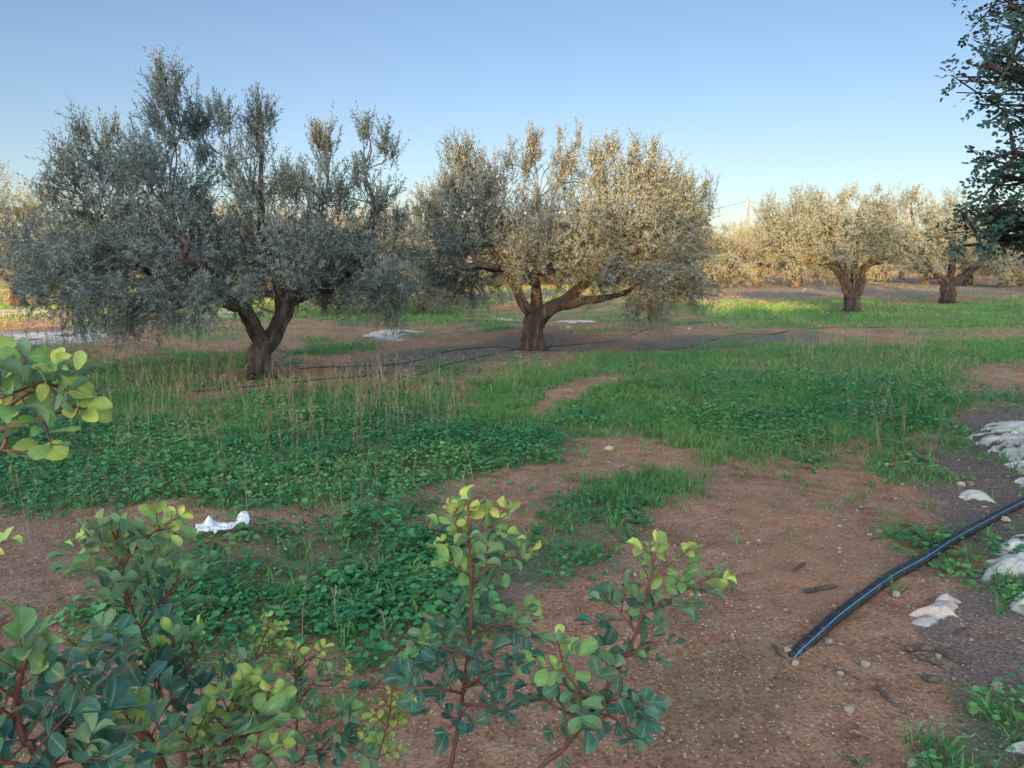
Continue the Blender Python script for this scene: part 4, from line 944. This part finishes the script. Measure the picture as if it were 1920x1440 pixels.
def flowers():
    rng = np.random.default_rng(35); x, y = cand(60000, 3, 20, rng, .72); u, v = to_px(x, y)
    keep = rng.uniform(0, 1, len(x)) < field(u, v, FLOW) * .35; x, y = x[keep], y[keep]; n = len(x)
    mb = MB(); ang = np.arange(6) * math.pi / 3
    for a, b in zip(x, y):
        s = .0055 * max(1, b / 9) * rng.uniform(.7, 1.2); c = np.array((a, b, float(zg(a, b)) + rng.uniform(.06, .13)))
        V = np.vstack((c + (0, 0, s * .3), c + np.stack((np.cos(ang) * s, np.sin(ang) * s, rng.normal(0, s * .2, 6)), -1)))
        mb.add(V, np.array([(0, 1 + i, 1 + (i + 1) % 6) for i in range(6)]), rng.uniform())
    tag(mb.build('wild_flowers', M_FLOWER), 'tiny white wild flowers dotted in the weeds', None, None, 'stuff')
flowers()

# ------------------------------------------------------------------ rocks and stones
def rock_mat(name, stops, scale=7, cracks=True):
    m, nt, nd, lk, b = new_mat(name)
    tc = nd.new('ShaderNodeTexCoord'); co = tc.outputs['Object']
    n1 = noise(nd, lk, scale, 8, .7, co); n2 = noise(nd, lk, scale * 6, 5, .7, co)
    r = ramp(nd, stops); lk.new(n1.outputs[0], r.inputs[0])
    r2 = ramp(nd, [(.3, (.6, .57, .54)), (.46, (1, 1, 1)), (.7, (1.1, 1.08, 1.05))]); lk.new(n2.outputs[0], r2.inputs[0])
    c = mixc(nd, lk, .8, r.outputs[0], r2.outputs[0], 'MULTIPLY'); lk.new(c, b.inputs['Base Color'])
    n3 = noise(nd, lk, scale * .45, 5, .6, co); n3.inputs['Distortion'].default_value = .6      # crevices
    q1 = nd.new('ShaderNodeMath'); q1.operation = 'SUBTRACT'; lk.new(n3.outputs[0], q1.inputs[0]); q1.inputs[1].default_value = .5
    q2 = nd.new('ShaderNodeMath'); q2.operation = 'ABSOLUTE'; lk.new(q1.outputs[0], q2.inputs[0])
    q3 = nd.new('ShaderNodeMapRange'); q3.inputs['From Min'].default_value = .004; q3.inputs['From Max'].default_value = .035; lk.new(q2.outputs[0], q3.inputs[0])
    if cracks:                                                # soil and humus lodged in the hollows
        at = nd.new('ShaderNodeAttribute'); at.attribute_name = 'tint'
        q5 = nd.new('ShaderNodeMath'); q5.operation = 'MULTIPLY_ADD'; lk.new(n2.outputs[0], q5.inputs[0]); q5.inputs[1].default_value = .9; lk.new(at.outputs['Fac'], q5.inputs[2])
        q6 = nd.new('ShaderNodeMapRange'); q6.inputs['From Min'].default_value = .75; q6.inputs['From Max'].default_value = 1.0; lk.new(q5.outputs[0], q6.inputs[0])
        c = mixc(nd, lk, q6.outputs[0], c, (.11, .08, .065))
    lk.new(c, b.inputs['Base Color'])
    b.inputs['Roughness'].default_value = .92; b.inputs['Specular IOR Level'].default_value = .2
    ad = nd.new('ShaderNodeMath'); ad.operation = 'MULTIPLY_ADD'; lk.new(n2.outputs[0], ad.inputs[0]); ad.inputs[1].default_value = .35; lk.new(n1.outputs[0], ad.inputs[2])
    bp = nd.new('ShaderNodeBump'); bp.inputs['Strength'].default_value = 1; bp.inputs['Distance'].default_value = .035; lk.new(ad.outputs[0], bp.inputs['Height']); lk.new(bp.outputs[0], b.inputs['Normal'])
    return m
M_LIME = rock_mat('limestone', [(.3, (.3, .26, .22)), (.45, (.46, .42, .37)), (.7, (.57, .53, .48))])
M_PINK = rock_mat('pink_limestone', [(.3, (.36, .24, .19)), (.5, (.52, .4, .34)), (.7, (.56, .5, .45))], 5)
M_STONE = rock_mat('pale_stone', [(.3, (.62, .46, .31)), (.5, (.78, .63, .45)), (.75, (.84, .72, .56))], 3, False)
M_OCHRE = rock_mat('ochre_stone', [(.3, (.38, .22, .15)), (.6, (.52, .35, .26)), (.8, (.6, .46, .36))], 3, False)
def outcrop(name, poly, h, label, mat, seed, ridges=9.0, group=None):
    pts = np.array([G(*q) for q in poly]); c = pts.mean(0); rel = pts[:, :2] - c[:2]
    ang = np.arctan2(rel[:, 1], rel[:, 0]); rr = np.hypot(rel[:, 0], rel[:, 1]); o = np.argsort(ang)
    na, nr = 96, 26
    A = np.linspace(-math.pi, math.pi, na, endpoint=False)
    R = np.interp(A, np.concatenate((ang[o][-1:] - 2 * math.pi, ang[o], ang[o][:1] + 2 * math.pi)), np.concatenate((rr[o][-1:], rr[o], rr[o][:1])))
    f = np.linspace(0, 1.06, nr)[:, None]
    x = c[0] + np.cos(A)[None] * R[None] * f * (1 + .12 * (fbm(np.cos(A) * 6, np.sin(A) * 6, seed, 3) - .5) * 4); y = c[1] + np.sin(A)[None] * R[None] * f
    dome = np.clip(1 - f ** 3, -.25, 1) ** 1 * np.ones_like(x)
    rid = fbm(x * ridges * .4, y * ridges * 1.1, seed, 3); rid = np.clip((1 - np.abs(rid - .5) * 3.2 - .35) / .6, 0, 1)
    edge = fbm(x * 8, y * 8, seed + 5, 3) - .5
    z = zg(x.ravel(), y.ravel()).reshape(x.shape) - .012 + h * dome * (.1 + 1.1 * rid) + edge * h * .5
    z = np.where(f > 1.0, z - .06, z)
    V = np.stack((x, y, z), -1).reshape(-1, 3) - c
    i = np.arange(nr - 1)[:, None] * na; j = np.arange(na)[None]; j2 = (j + 1) % na
    F = np.stack((i + j, i + na + j, i + na + j2, i + j2), -1).reshape(-1, 4)
    hollow = np.clip((.66 - rid) * 1.7, 0, 1) * np.clip(f * 3, 0, 1) + np.clip(f - .86, 0, 1) * 4 * np.clip(edge + .5, 0, 1)
    ob = mesh(name, V, [F], mat, None, hollow.ravel(), True, c)
    return tag(ob, label, 'rock', group)
GR = 'limestone outcrops at the right edge'
outcrop('rock_outcrop', [(1822, 850), (1835, 838), (1848, 815), (1840, 800), (1870, 793), (1920, 790), (2010, 785), (2060, 830), (2000, 870), (1920, 880), (1880, 866)], .085, 'large ridged white limestone outcrop highest on the right edge', M_LIME, 1, 8, GR)
outcrop('rock_outcrop', [(1900, 880), (1918, 868), (1960, 866), (1970, 888), (1925, 892)], .05, 'small white rock under the ridged outcrop at the right edge', M_LIME, 2, 9, GR)
outcrop('rock_outcrop', [(1890, 905), (1915, 898), (1980, 900), (1985, 920), (1920, 918)], .04, 'flat grey rock above the pipe at the right edge', M_LIME, 3, 9, GR)
outcrop('rock_outcrop', [(1800, 925), (1830, 920), (1862, 940), (1868, 950), (1835, 952), (1815, 944)], .045, 'small flat limestone rock left of where the pipe leaves the photo', M_LIME, 4, 10, GR)
outcrop('rock_outcrop', [(1855, 1100), (1862, 1060), (1880, 1040), (1868, 1022), (1895, 1006), (1960, 1000), (2050, 1030), (2020, 1110), (1920, 1104), (1890, 1092)], .075, 'big pitted limestone outcrop below the pipe at the right edge', M_LIME, 5, 9, GR)
outcrop('rock_outcrop', [(1900, 1130), (1920, 1118), (1990, 1120), (1990, 1165), (1925, 1160), (1905, 1148)], .06, 'white limestone lump under the big pitted outcrop', M_LIME, 6, 9, GR)
outcrop('rock_outcrop', [(1700, 1152), (1735, 1148), (1752, 1128), (1775, 1104), (1796, 1112), (1795, 1145), (1780, 1150), (1776, 1180), (1790, 1200), (1745, 1202), (1720, 1180)], .045, 'flat pinkish white slab of rock in the soil below the pipe', M_PINK, 7, 6, GR)
outcrop('rock_outcrop', [(1890, 1420), (1920, 1395), (2010, 1390), (2010, 1460), (1910, 1450)], .06, 'white rock in the bottom right corner', M_LIME, 8, 9, GR)
outcrop('rock_outcrop', [(686, 634), (700, 626), (730, 618), (778, 620), (770, 626), (730, 630)], .05, 'low grey rock ledge in front of the low bushy olive', M_PINK, 9, 3)
outcrop('rock_outcrop', [(916, 600), (935, 596), (966, 598), (962, 602), (925, 601)], .04, 'flat white rock left behind the middle trunk', M_PINK, 10, 3)
outcrop('rock_outcrop', [(1070, 606), (1085, 601), (1112, 602), (1110, 604), (1085, 605)], .045, 'flat white rock right behind the middle trunk', M_PINK, 11, 3)
outcrop('rock_outcrop', [(-120, 638), (20, 626), (120, 623), (230, 623), (190, 628), (90, 638), (0, 643)], .05, 'long pale limestone ledge at the left edge under the shaded olive', M_PINK, 12, 2.5)
def stone_mesh(seed, lump=.35):
    n, m = 14, 9; V = [(0, 0, -1)]
    for j in range(1, m):
        th = math.pi * j / m
        for i in range(n): V.append((math.sin(th) * math.cos(2 * math.pi * i / n), math.sin(th) * math.sin(2 * math.pi * i / n), -math.cos(th)))
    V.append((0, 0, 1)); V = np.array(V, float)
    d = fbm(V[:, 0] * 1.6 + seed * 9.1 + V[:, 2], V[:, 1] * 1.6 + V[:, 2] * 1.3 + seed, seed, 3) - .5
    V = V * (1 + lump * 2.2 * d)[:, None]
    rng = np.random.default_rng(seed)
    for q in range(7):                                        # broken faces
        nn = nrm(rng.normal(size=3)); h = rng.uniform(.62, .85); e = V @ nn; V = V - np.where(e > h, (e - h) * .85, 0)[:, None] * nn
    F3 = [(0, 1 + (i + 1) % n, 1 + i) for i in range(n)]; F4 = []
    for j in range(m - 2):
        a = 1 + j * n; b = a + n
        F4 += [(a + i, a + (i + 1) % n, b + (i + 1) % n, b + i) for i in range(n)]
    a = 1 + (m - 2) * n; F3 += [(a + i, a + (i + 1) % n, len(V) - 1) for i in range(n)]
    return V, [np.array(F3), np.array(F4)]
STONES = []
for k in range(7):
    V, F = stone_mesh(k + 1); STONES.append((V, F))
_sm = {}
def stone(u, v, wpx, mat=None, k=None, flat=.65, label=None, group=None, name='stone', turn=None):
    p = G(u, v); k = random.randrange(7) if k is None else k; mat = mat or M_STONE
    key = (k, mat.name)
    if key not in _sm:
        o = mesh(name, STONES[k][0], STONES[k][1], mat); _sm[key] = o.data
    else:
        o = bpy.data.objects.new(name, _sm[key]); COL.objects.link(o)
    r = wpx / FPX * math.hypot(p[1], CAM_H) * .5
    o.scale = (r * random.uniform(.9, 1.1), r * random.uniform(.7, 1.0), r * flat); o.rotation_euler = (random.uniform(-.2, .2), random.uniform(-.2, .2), random.uniform(0, 6.28) if turn is None else turn)
    o.location = (p[0], p[1], p[2] + r * flat * .45)
    return tag(o, label, 'stone', group)
SG = 'stones lying on the bare soil'
for u, v, w, mt, lab in ((1143, 844, 20, M_STONE, 'pale cream stone lying alone at the edge of the green weeds'), (1622, 1250, 22, M_STONE, 'pointed cream stone on bare soil below the buried pipe end'), (1491, 1246, 17, M_STONE, 'cream stone just under the buried pipe end'),
                         (1476, 1221, 15, M_STONE, 'pale stone touching the buried end of the pipe'), (1554, 1205, 16, M_STONE, 'round tan stone beside the lower side of the pipe'), (1642, 1083, 15, M_LIME, 'greyish white stone above the middle of the pipe'),
                         (1680, 1117, 19, M_STONE, 'pitted pale stone below the middle of the pipe'), (1648, 999, 20, M_OCHRE, 'orange tinted stone high on the bare soil'), (1575, 1264, 14, M_STONE, 'tan stone beside a thin twig below the pipe end'),
                         (1759, 1234, 16, M_STONE, 'cream stone below the flat pinkish slab'), (1870, 1286, 22, M_STONE, 'oval pale stone in the weeds at lower right'), (1832, 1333, 18, M_STONE, 'pale stone half in weeds at lower right'),
                         (1710, 1435, 24, M_STONE, 'cream stone at the bottom edge under the bare soil'), (1592, 1333, 18, M_STONE, 'flaked white stone low on the bare soil'), (1885, 976, 18, M_STONE, 'tan stone just below the pipe near the right edge'),
                         (1803, 910, 16, M_STONE, 'pale stone left of two, above the small flat limestone rock'), (1820, 909, 15, M_OCHRE, 'brownish stone right of two, above the small flat limestone rock'), (1816, 808, 10, M_STONE, 'tiny white stone beside the ridged limestone outcrop'),
                         (1598, 1113, 16, M_LIME, 'jagged white stone pressed against the upper side of the pipe'), (1152, 713, 11, M_STONE, 'white stone in the grass beside the bare wheel track'), (772, 1211, 26, M_STONE, 'pale flat stone under weeds left of the middle sapling'),
                         (1004, 1285, 15, M_OCHRE, 'pinkish stone behind the leaves right of the middle sapling'), (1292, 618, 10, M_OCHRE, 'lone orange stone in the litter right of the middle tree'), (1160, 1235, 14, M_STONE, 'white stone behind the stem of the leaning sapling'),
                         (1373, 1192, 9, M_STONE, 'small squarish white stone left of the pipe end'), (1020, 1412, 18, M_OCHRE, 'reddish flaked stone at the foot of the leaning sapling')):
    stone(u, v, w, mt, None, .65, lab, SG)
PG = 'small pebbles in a pile'
for u, v, w in ((1240, 1378, 13), (1252, 1386, 12), (1241, 1391, 10), (1256, 1376, 8)):
    stone(u, v, w, M_OCHRE, None, .7, 'pinkish pebble in the small pile at the lower middle', PG, 'pebble')
rp = np.random.default_rng(41); cnt = 0
PEB = [(1, 40, [(1330, 960), (1500, 910), (1640, 930), (1760, 1150), (1780, 1420), (900, 1440), (1050, 1260), (1200, 1050)]), (.5, 30, [(1640, 900), (1900, 900), (1900, 1440), (1760, 1440)]), (.4, 20, [(960, 930), (1150, 850), (1300, 840), (1180, 890)]),
       (.35, 20, [(640, 690), (800, 655), (1200, 640), (1300, 655), (900, 690)]), (.12, 60, [(0, 800), (1000, 900), (900, 1200), (200, 1200)])]
while cnt < 150:
    u = rp.uniform(20, 1900); v = rp.uniform(640, 1436)
    if rp.uniform() > float(field(np.array([u]), np.array([v]), PEB)[0]): continue
    stone(u, v, rp.uniform(5, 9.5) * (.6 + v / 2600), M_STONE if rp.uniform() < .75 else M_OCHRE, int(rp.integers(0, 7)), .6, 'small pale pebble scattered on the soil and between weeds', 'loose pebbles on the soil', 'pebble'); cnt += 1
M_GRIT = leaf_mat('grit', [(0, (.27, .14, .09)), (.5, (.42, .25, .17)), (1, (.76, .66, .53))], None, .9, 0, .2)
def gravel():
    rng = np.random.default_rng(42); TV = np.array(((1, 0, 0), (-.2, .9, .1), (-.9, -.1, 0), (.1, -.8, -.1), (0, .1, .7), (0, 0, -.7))); TF = np.array([(0, 1, 4), (1, 2, 4), (2, 3, 4), (3, 0, 4), (1, 0, 5), (2, 1, 5), (3, 2, 5), (0, 3, 5)])
    x, y = cand(30000, 1.6, 13, rng, .8); m = masks(x, y); keep = rng.uniform(0, 1, len(x)) < (.25 + .6 * m['bare']); x, y = x[keep], y[keep]; n = len(x)
    s = rng.uniform(.0018, .0055, n) * np.clip(y / 5, 1, 2); M = rotz(rng.uniform(0, 6.28, n)) * s[:, None, None] * rng.uniform(.6, 1.3, (n, 1, 3))
    V, F = inst(TV, TF, M, np.stack((x, y, zg(x, y) + s * .25), -1))
    x2, y2 = cand(5000, 1.6, 9, rng, .8); m2 = masks(x2, y2); keep = rng.uniform(0, 1, len(x2)) < .1 + .55 * m2['bare']; x2, y2 = x2[keep], y2[keep]; n2 = len(x2)
    s2 = rng.uniform(.006, .015, n2); M2 = rotz(rng.uniform(0, 6.28, n2)) * s2[:, None, None] * rng.uniform(.5, 1.3, (n2, 1, 3))
    V2, F2 = inst(TV, TF, M2, np.stack((x2, y2, zg(x2, y2) - s2 * .1), -1)); F = np.concatenate((F, F2 + len(V))); V = np.concatenate((V, V2)); tt = np.concatenate((np.repeat(rng.uniform(0, 1, n) ** 1.5, 6), np.repeat(rng.uniform(0, .5, n2), 6)))
    tag(mesh('gravel', V, [F], M_GRIT, None, tt, False), 'fine gravel and crumbs of earth on the soil', None, None, 'stuff')
gravel()

# ------------------------------------------------------------------ pipe, hoses, rag, sticks, pole
def on_ground(pxs, r, n, lift=0.0):
    p = spline([G(*q) for q in pxs], n); p[:, 2] = zg(p[:, 0], p[:, 1])
    k = np.ones(9) / 9; z = np.convolve(np.pad(p[:, 2], 4, 'edge'), k, 'valid'); p[:, 2] = z + r * .8 + lift
    return p
def pipe():
    r = .027
    p = on_ground([(1478, 1232), (1500, 1216), (1560, 1172), (1620, 1128), (1700, 1072), (1780, 1022), (1860, 978), (1930, 942), (2040, 895), (2200, 840)], r, 90, .006)
    p[:20, 2] -= np.linspace(.062, 0, 20)
    base = p[45].copy(); root = empty('irrigation_pipe', base)
    V, F = tube(p, r, 20)
    m, nt, nd, lk, b = new_mat('black_polyethylene')
    tc = nd.new('ShaderNodeTexCoord'); n1 = noise(nd, lk, 30, 5, .6, tc.outputs['Object']); rr = ramp(nd, [(.4, (.011, .013, .019)), (.56, (.02, .022, .028)), (.72, (.11, .08, .06))]); lk.new(n1.outputs[0], rr.inputs[0]); lk.new(rr.outputs[0], b.inputs['Base Color'])
    b.inputs['Roughness'].default_value = .58; b.inputs['Specular IOR Level'].default_value = .3
    mesh('tube', V - base, F, m, root)
    t = nrm(np.gradient(p, axis=0)); sd = nrm(np.cross(t, np.array((0, 0, 1.)))); up = np.cross(sd, t)
    a0, da = math.radians(50), math.radians(4); sgn = 1 if sd[45][1] < 0 else -1
    V = []
    for q in (-da, da):
        a = a0 + q; V.append(p + (sd * sgn * math.cos(a) + up * math.sin(a)) * (r + .0009))
    for q in (da, -da):
        a = a0 + q; V.append(p + (sd * sgn * math.cos(a) + up * math.sin(a)) * (r - .002))
    V = np.stack(V, 1); n = len(p); i = np.arange(n - 1)[:, None] * 4; j = np.arange(4)[None]; j2 = (j + 1) % 4
    F = np.stack((i + j, i + j2, i + 4 + j2, i + 4 + j), -1).reshape(-1, 4)
    mesh('stripe', V.reshape(-1, 3) - base, [F], plain_mat('pale_blue_stripe', [(.3, (.08, .2, .3)), (.7, (.13, .26, .36))], 20, .4, 0), root)
    tag(root, 'thick black irrigation pipe with pale blue stripe, its end buried in soil', 'pipe')
pipe()
M_HOSE = plain_mat('black_hose', [(.3, (.012, .012, .014)), (.7, (.03, .028, .028))], 30, .5, 0)
for pts, lab in (([(330, 738), (402, 729), (480, 724), (558, 717), (620, 711), (662, 708), (705, 702)], 'thin black drip hose passing in front of the forked trunk'),
                 ([(512, 688), (560, 691), (600, 690), (690, 687), (744, 684), (794, 674), (828, 662), (881, 654), (937, 641), (985, 634)], 'thin black drip hose winding from the forked trunk to the middle tree'),
                 ([(790, 704), (819, 690), (869, 677), (912, 668), (975, 656), (1046, 647), (1119, 643), (1160, 638), (1230, 614), (1330, 604), (1400, 599)], 'thin black drip hose curving in front of the middle tree'),
                 ([(1235, 657), (1290, 651), (1380, 628), (1446, 627), (1530, 617), (1668, 614), (1800, 613), (1930, 606)], 'thin black drip hose lying across the litter at right'),
                 ([(-60, 712), (40, 716), (120, 714), (190, 712)], 'short thin black drip hose near the left edge')):
    p = on_ground(pts, .008, 60, .001); c = p[30].copy()
    V, F = tube(p, .009 if p[0][1] < 14 else .0105, 7); o = mesh('drip_hose', V - c, F, M_HOSE, None, None, True, c); tag(o, lab, 'hose', 'drip hoses of the orchard')
def rag():
    c = G(408, 1003); nx, ny = 46, 26
    X, Y = np.meshgrid(np.linspace(-1, 1, nx), np.linspace(-1, 1, ny)); x, y = X.ravel(), Y.ravel()
    wv = fbm(x * 2.2, y * 2.2, 7, 4) - .5; w2 = 1 - np.abs(fbm(x * 3.5 + 4, y * 3.5, 8, 3) - .5) * 4
    px = x * .17 * (1 + .25 * wv) + .02 * wv; py = y * .055 * (1 - .35 * np.abs(x)) + .1 * wv * .5
    pz = .02 + np.clip(w2, 0, 1) * .035 + .065 * np.exp(-((x - .85) / .16) ** 2) + .05 * np.exp(-((x + .25) / .12) ** 2) * (y > -.2) + .02 * (1 - y * y)
    pz = np.where(x < -.7, pz * .35, pz)
    ca, sa = math.cos(.18), math.sin(.18)
    V = np.stack((px * ca - py * sa, px * sa + py * ca, pz), -1)
    i = (np.arange(ny - 1)[:, None] * nx + np.arange(nx - 1)[None]).ravel()
    m = plain_mat('white_plastic', [(.3, (.3, .27, .25)), (.42, (.56, .55, .55)), (.6, (.66, .65, .65)), (.8, (.7, .69, .68))], 18, .5, .5, .006)
    o = mesh('plastic_rag', V, [np.stack((i, i + 1, i + nx + 1, i + nx), -1)], m, None, None, True, c)
    sm = o.modifiers.new('thickness', 'SOLIDIFY'); sm.thickness = .0015
    tag(o, 'crumpled white plastic sheet lying in the weeds at left', 'plastic sheet')
rag()
M_STICK = bark_mat('dead_wood', (.045, .03, .025), (.13, .09, .07), (.26, .2, .16), 30)
for pts, r, lab in (([(1486, 1074), (1496, 1066), (1510, 1056)], .009, 'short broken stick near the top of the bare soil'), ([(1508, 1112), (1530, 1109), (1552, 1104), (1568, 1103)], .012, 'grey log piece lying left of the pipe'),
                    ([(1645, 1288), (1658, 1306), (1672, 1318), (1686, 1328)], .008, 'crooked dark stick below the cream pointed stone'), ([(1450, 1212), (1458, 1222), (1466, 1234)], .009, 'stub of wood left of the pipe end'),
                    ([(1562, 1254), (1585, 1262), (1612, 1276)], .004, 'thin straight twig beside a tan stone'), ([(1452, 1274), (1475, 1273), (1485, 1277), (1494, 1283)], .006, 'small forked twig left under the pipe end'),
                    ([(1736, 1212), (1760, 1222), (1790, 1240), (1815, 1252)], .007, 'long dark stick under the flat pinkish slab'), ([(1700, 1222), (1730, 1219), (1752, 1224)], .015, 'grey weathered wood chunk left under the pinkish slab'),
                    ([(1728, 1274), (1745, 1278), (1765, 1280)], .016, 'knobbly dark wood chunk right on the bare soil'), ([(1775, 1072), (1800, 1080), (1842, 1094)], .008, 'brown stick between the pipe and the pitted outcrop'),
                    ([(1745, 1054), (1760, 1056), (1776, 1056)], .012, 'reddish wood piece just below the pipe'), ([(1627, 1020), (1634, 1012), (1650, 1010), (1668, 1011)], .004, 'bent pale twig under the orange stone'),
                    ([(1790, 1192), (1800, 1185), (1812, 1178)], .007, 'short stick at the lower right of the pinkish slab'), ([(1720, 1232), (1740, 1240), (1758, 1250)], .011, 'split wood piece between two wood chunks at right')):
    p = on_ground(pts, r, 22); c = p[11].copy(); V, F = tube(p, r * np.interp(np.linspace(0, 1, 22), (0, .15, .8, 1), (.75, 1, .85, .4)), 9, .25, len(lab)); tag(mesh('stick', V - c, F, M_STICK, None, None, True, c), lab, 'stick', 'dead sticks on the soil')

def power_line():
    mw = bark_mat('pole_wood', (.06, .05, .045), (.12, .1, .09), (.18, .15, .13), 4); tops = []
    for u, Y, lab in ((1398, 92, 'thin wooden utility pole rising behind the trees right of the middle tree'), (1120, 104, 'utility pole hidden behind the middle tree'), (1800, 150, 'utility pole hidden behind the trees at right')):
        a = P(u, 500, Y); b = np.array((a[0], Y, 0.0)); H = 9.4; root = empty('utility_pole', b)
        V, F = tube([b - (0, 0, .3), b + (0, 0, H / 2), b + (0, 0, H)], (.15, .13, .1), 10); mesh('pole', V - b, F, mw, root)
        V, F = tube([b + (-.12, 0, H - .55), b + (-.12, 0, H - .3)], (.05, .06), 8); mesh('insulator', V - b, F, M_STONE, root)
        tag(root, lab, 'utility pole', 'poles of the power line'); tops.append(b + (-.12, 0, H - .3))
    for i, j, lab in ((1, 0, 'power cable running left from the wooden pole'), (0, 2, 'power cable running right from the wooden pole')):
        t = np.linspace(0, 1, 30)[:, None]; p = tops[i] * (1 - t) + tops[j] * t; p[:, 2] -= 1.1 * (4 * t * (1 - t))[:, 0]
        c = p[15].copy(); V, F = tube(p, .02, 5); tag(mesh('power_cable', V - c, F, M_HOSE, None, None, True, c), lab, 'cable', 'power cables')
power_line()

# the three model trees of the far rows are themselves in the grove
for k, (x, y) in enumerate(((-34, 58), (34, 62), (-22, 70))):
    KIND[k].location = (x, y, 0); tag(KIND[k], ('olive tree standing far off at the left margin', 'olive tree standing far off past the right margin', 'far olive tree behind the left crown')[k], 'olive tree', 'olive trees of the grove')
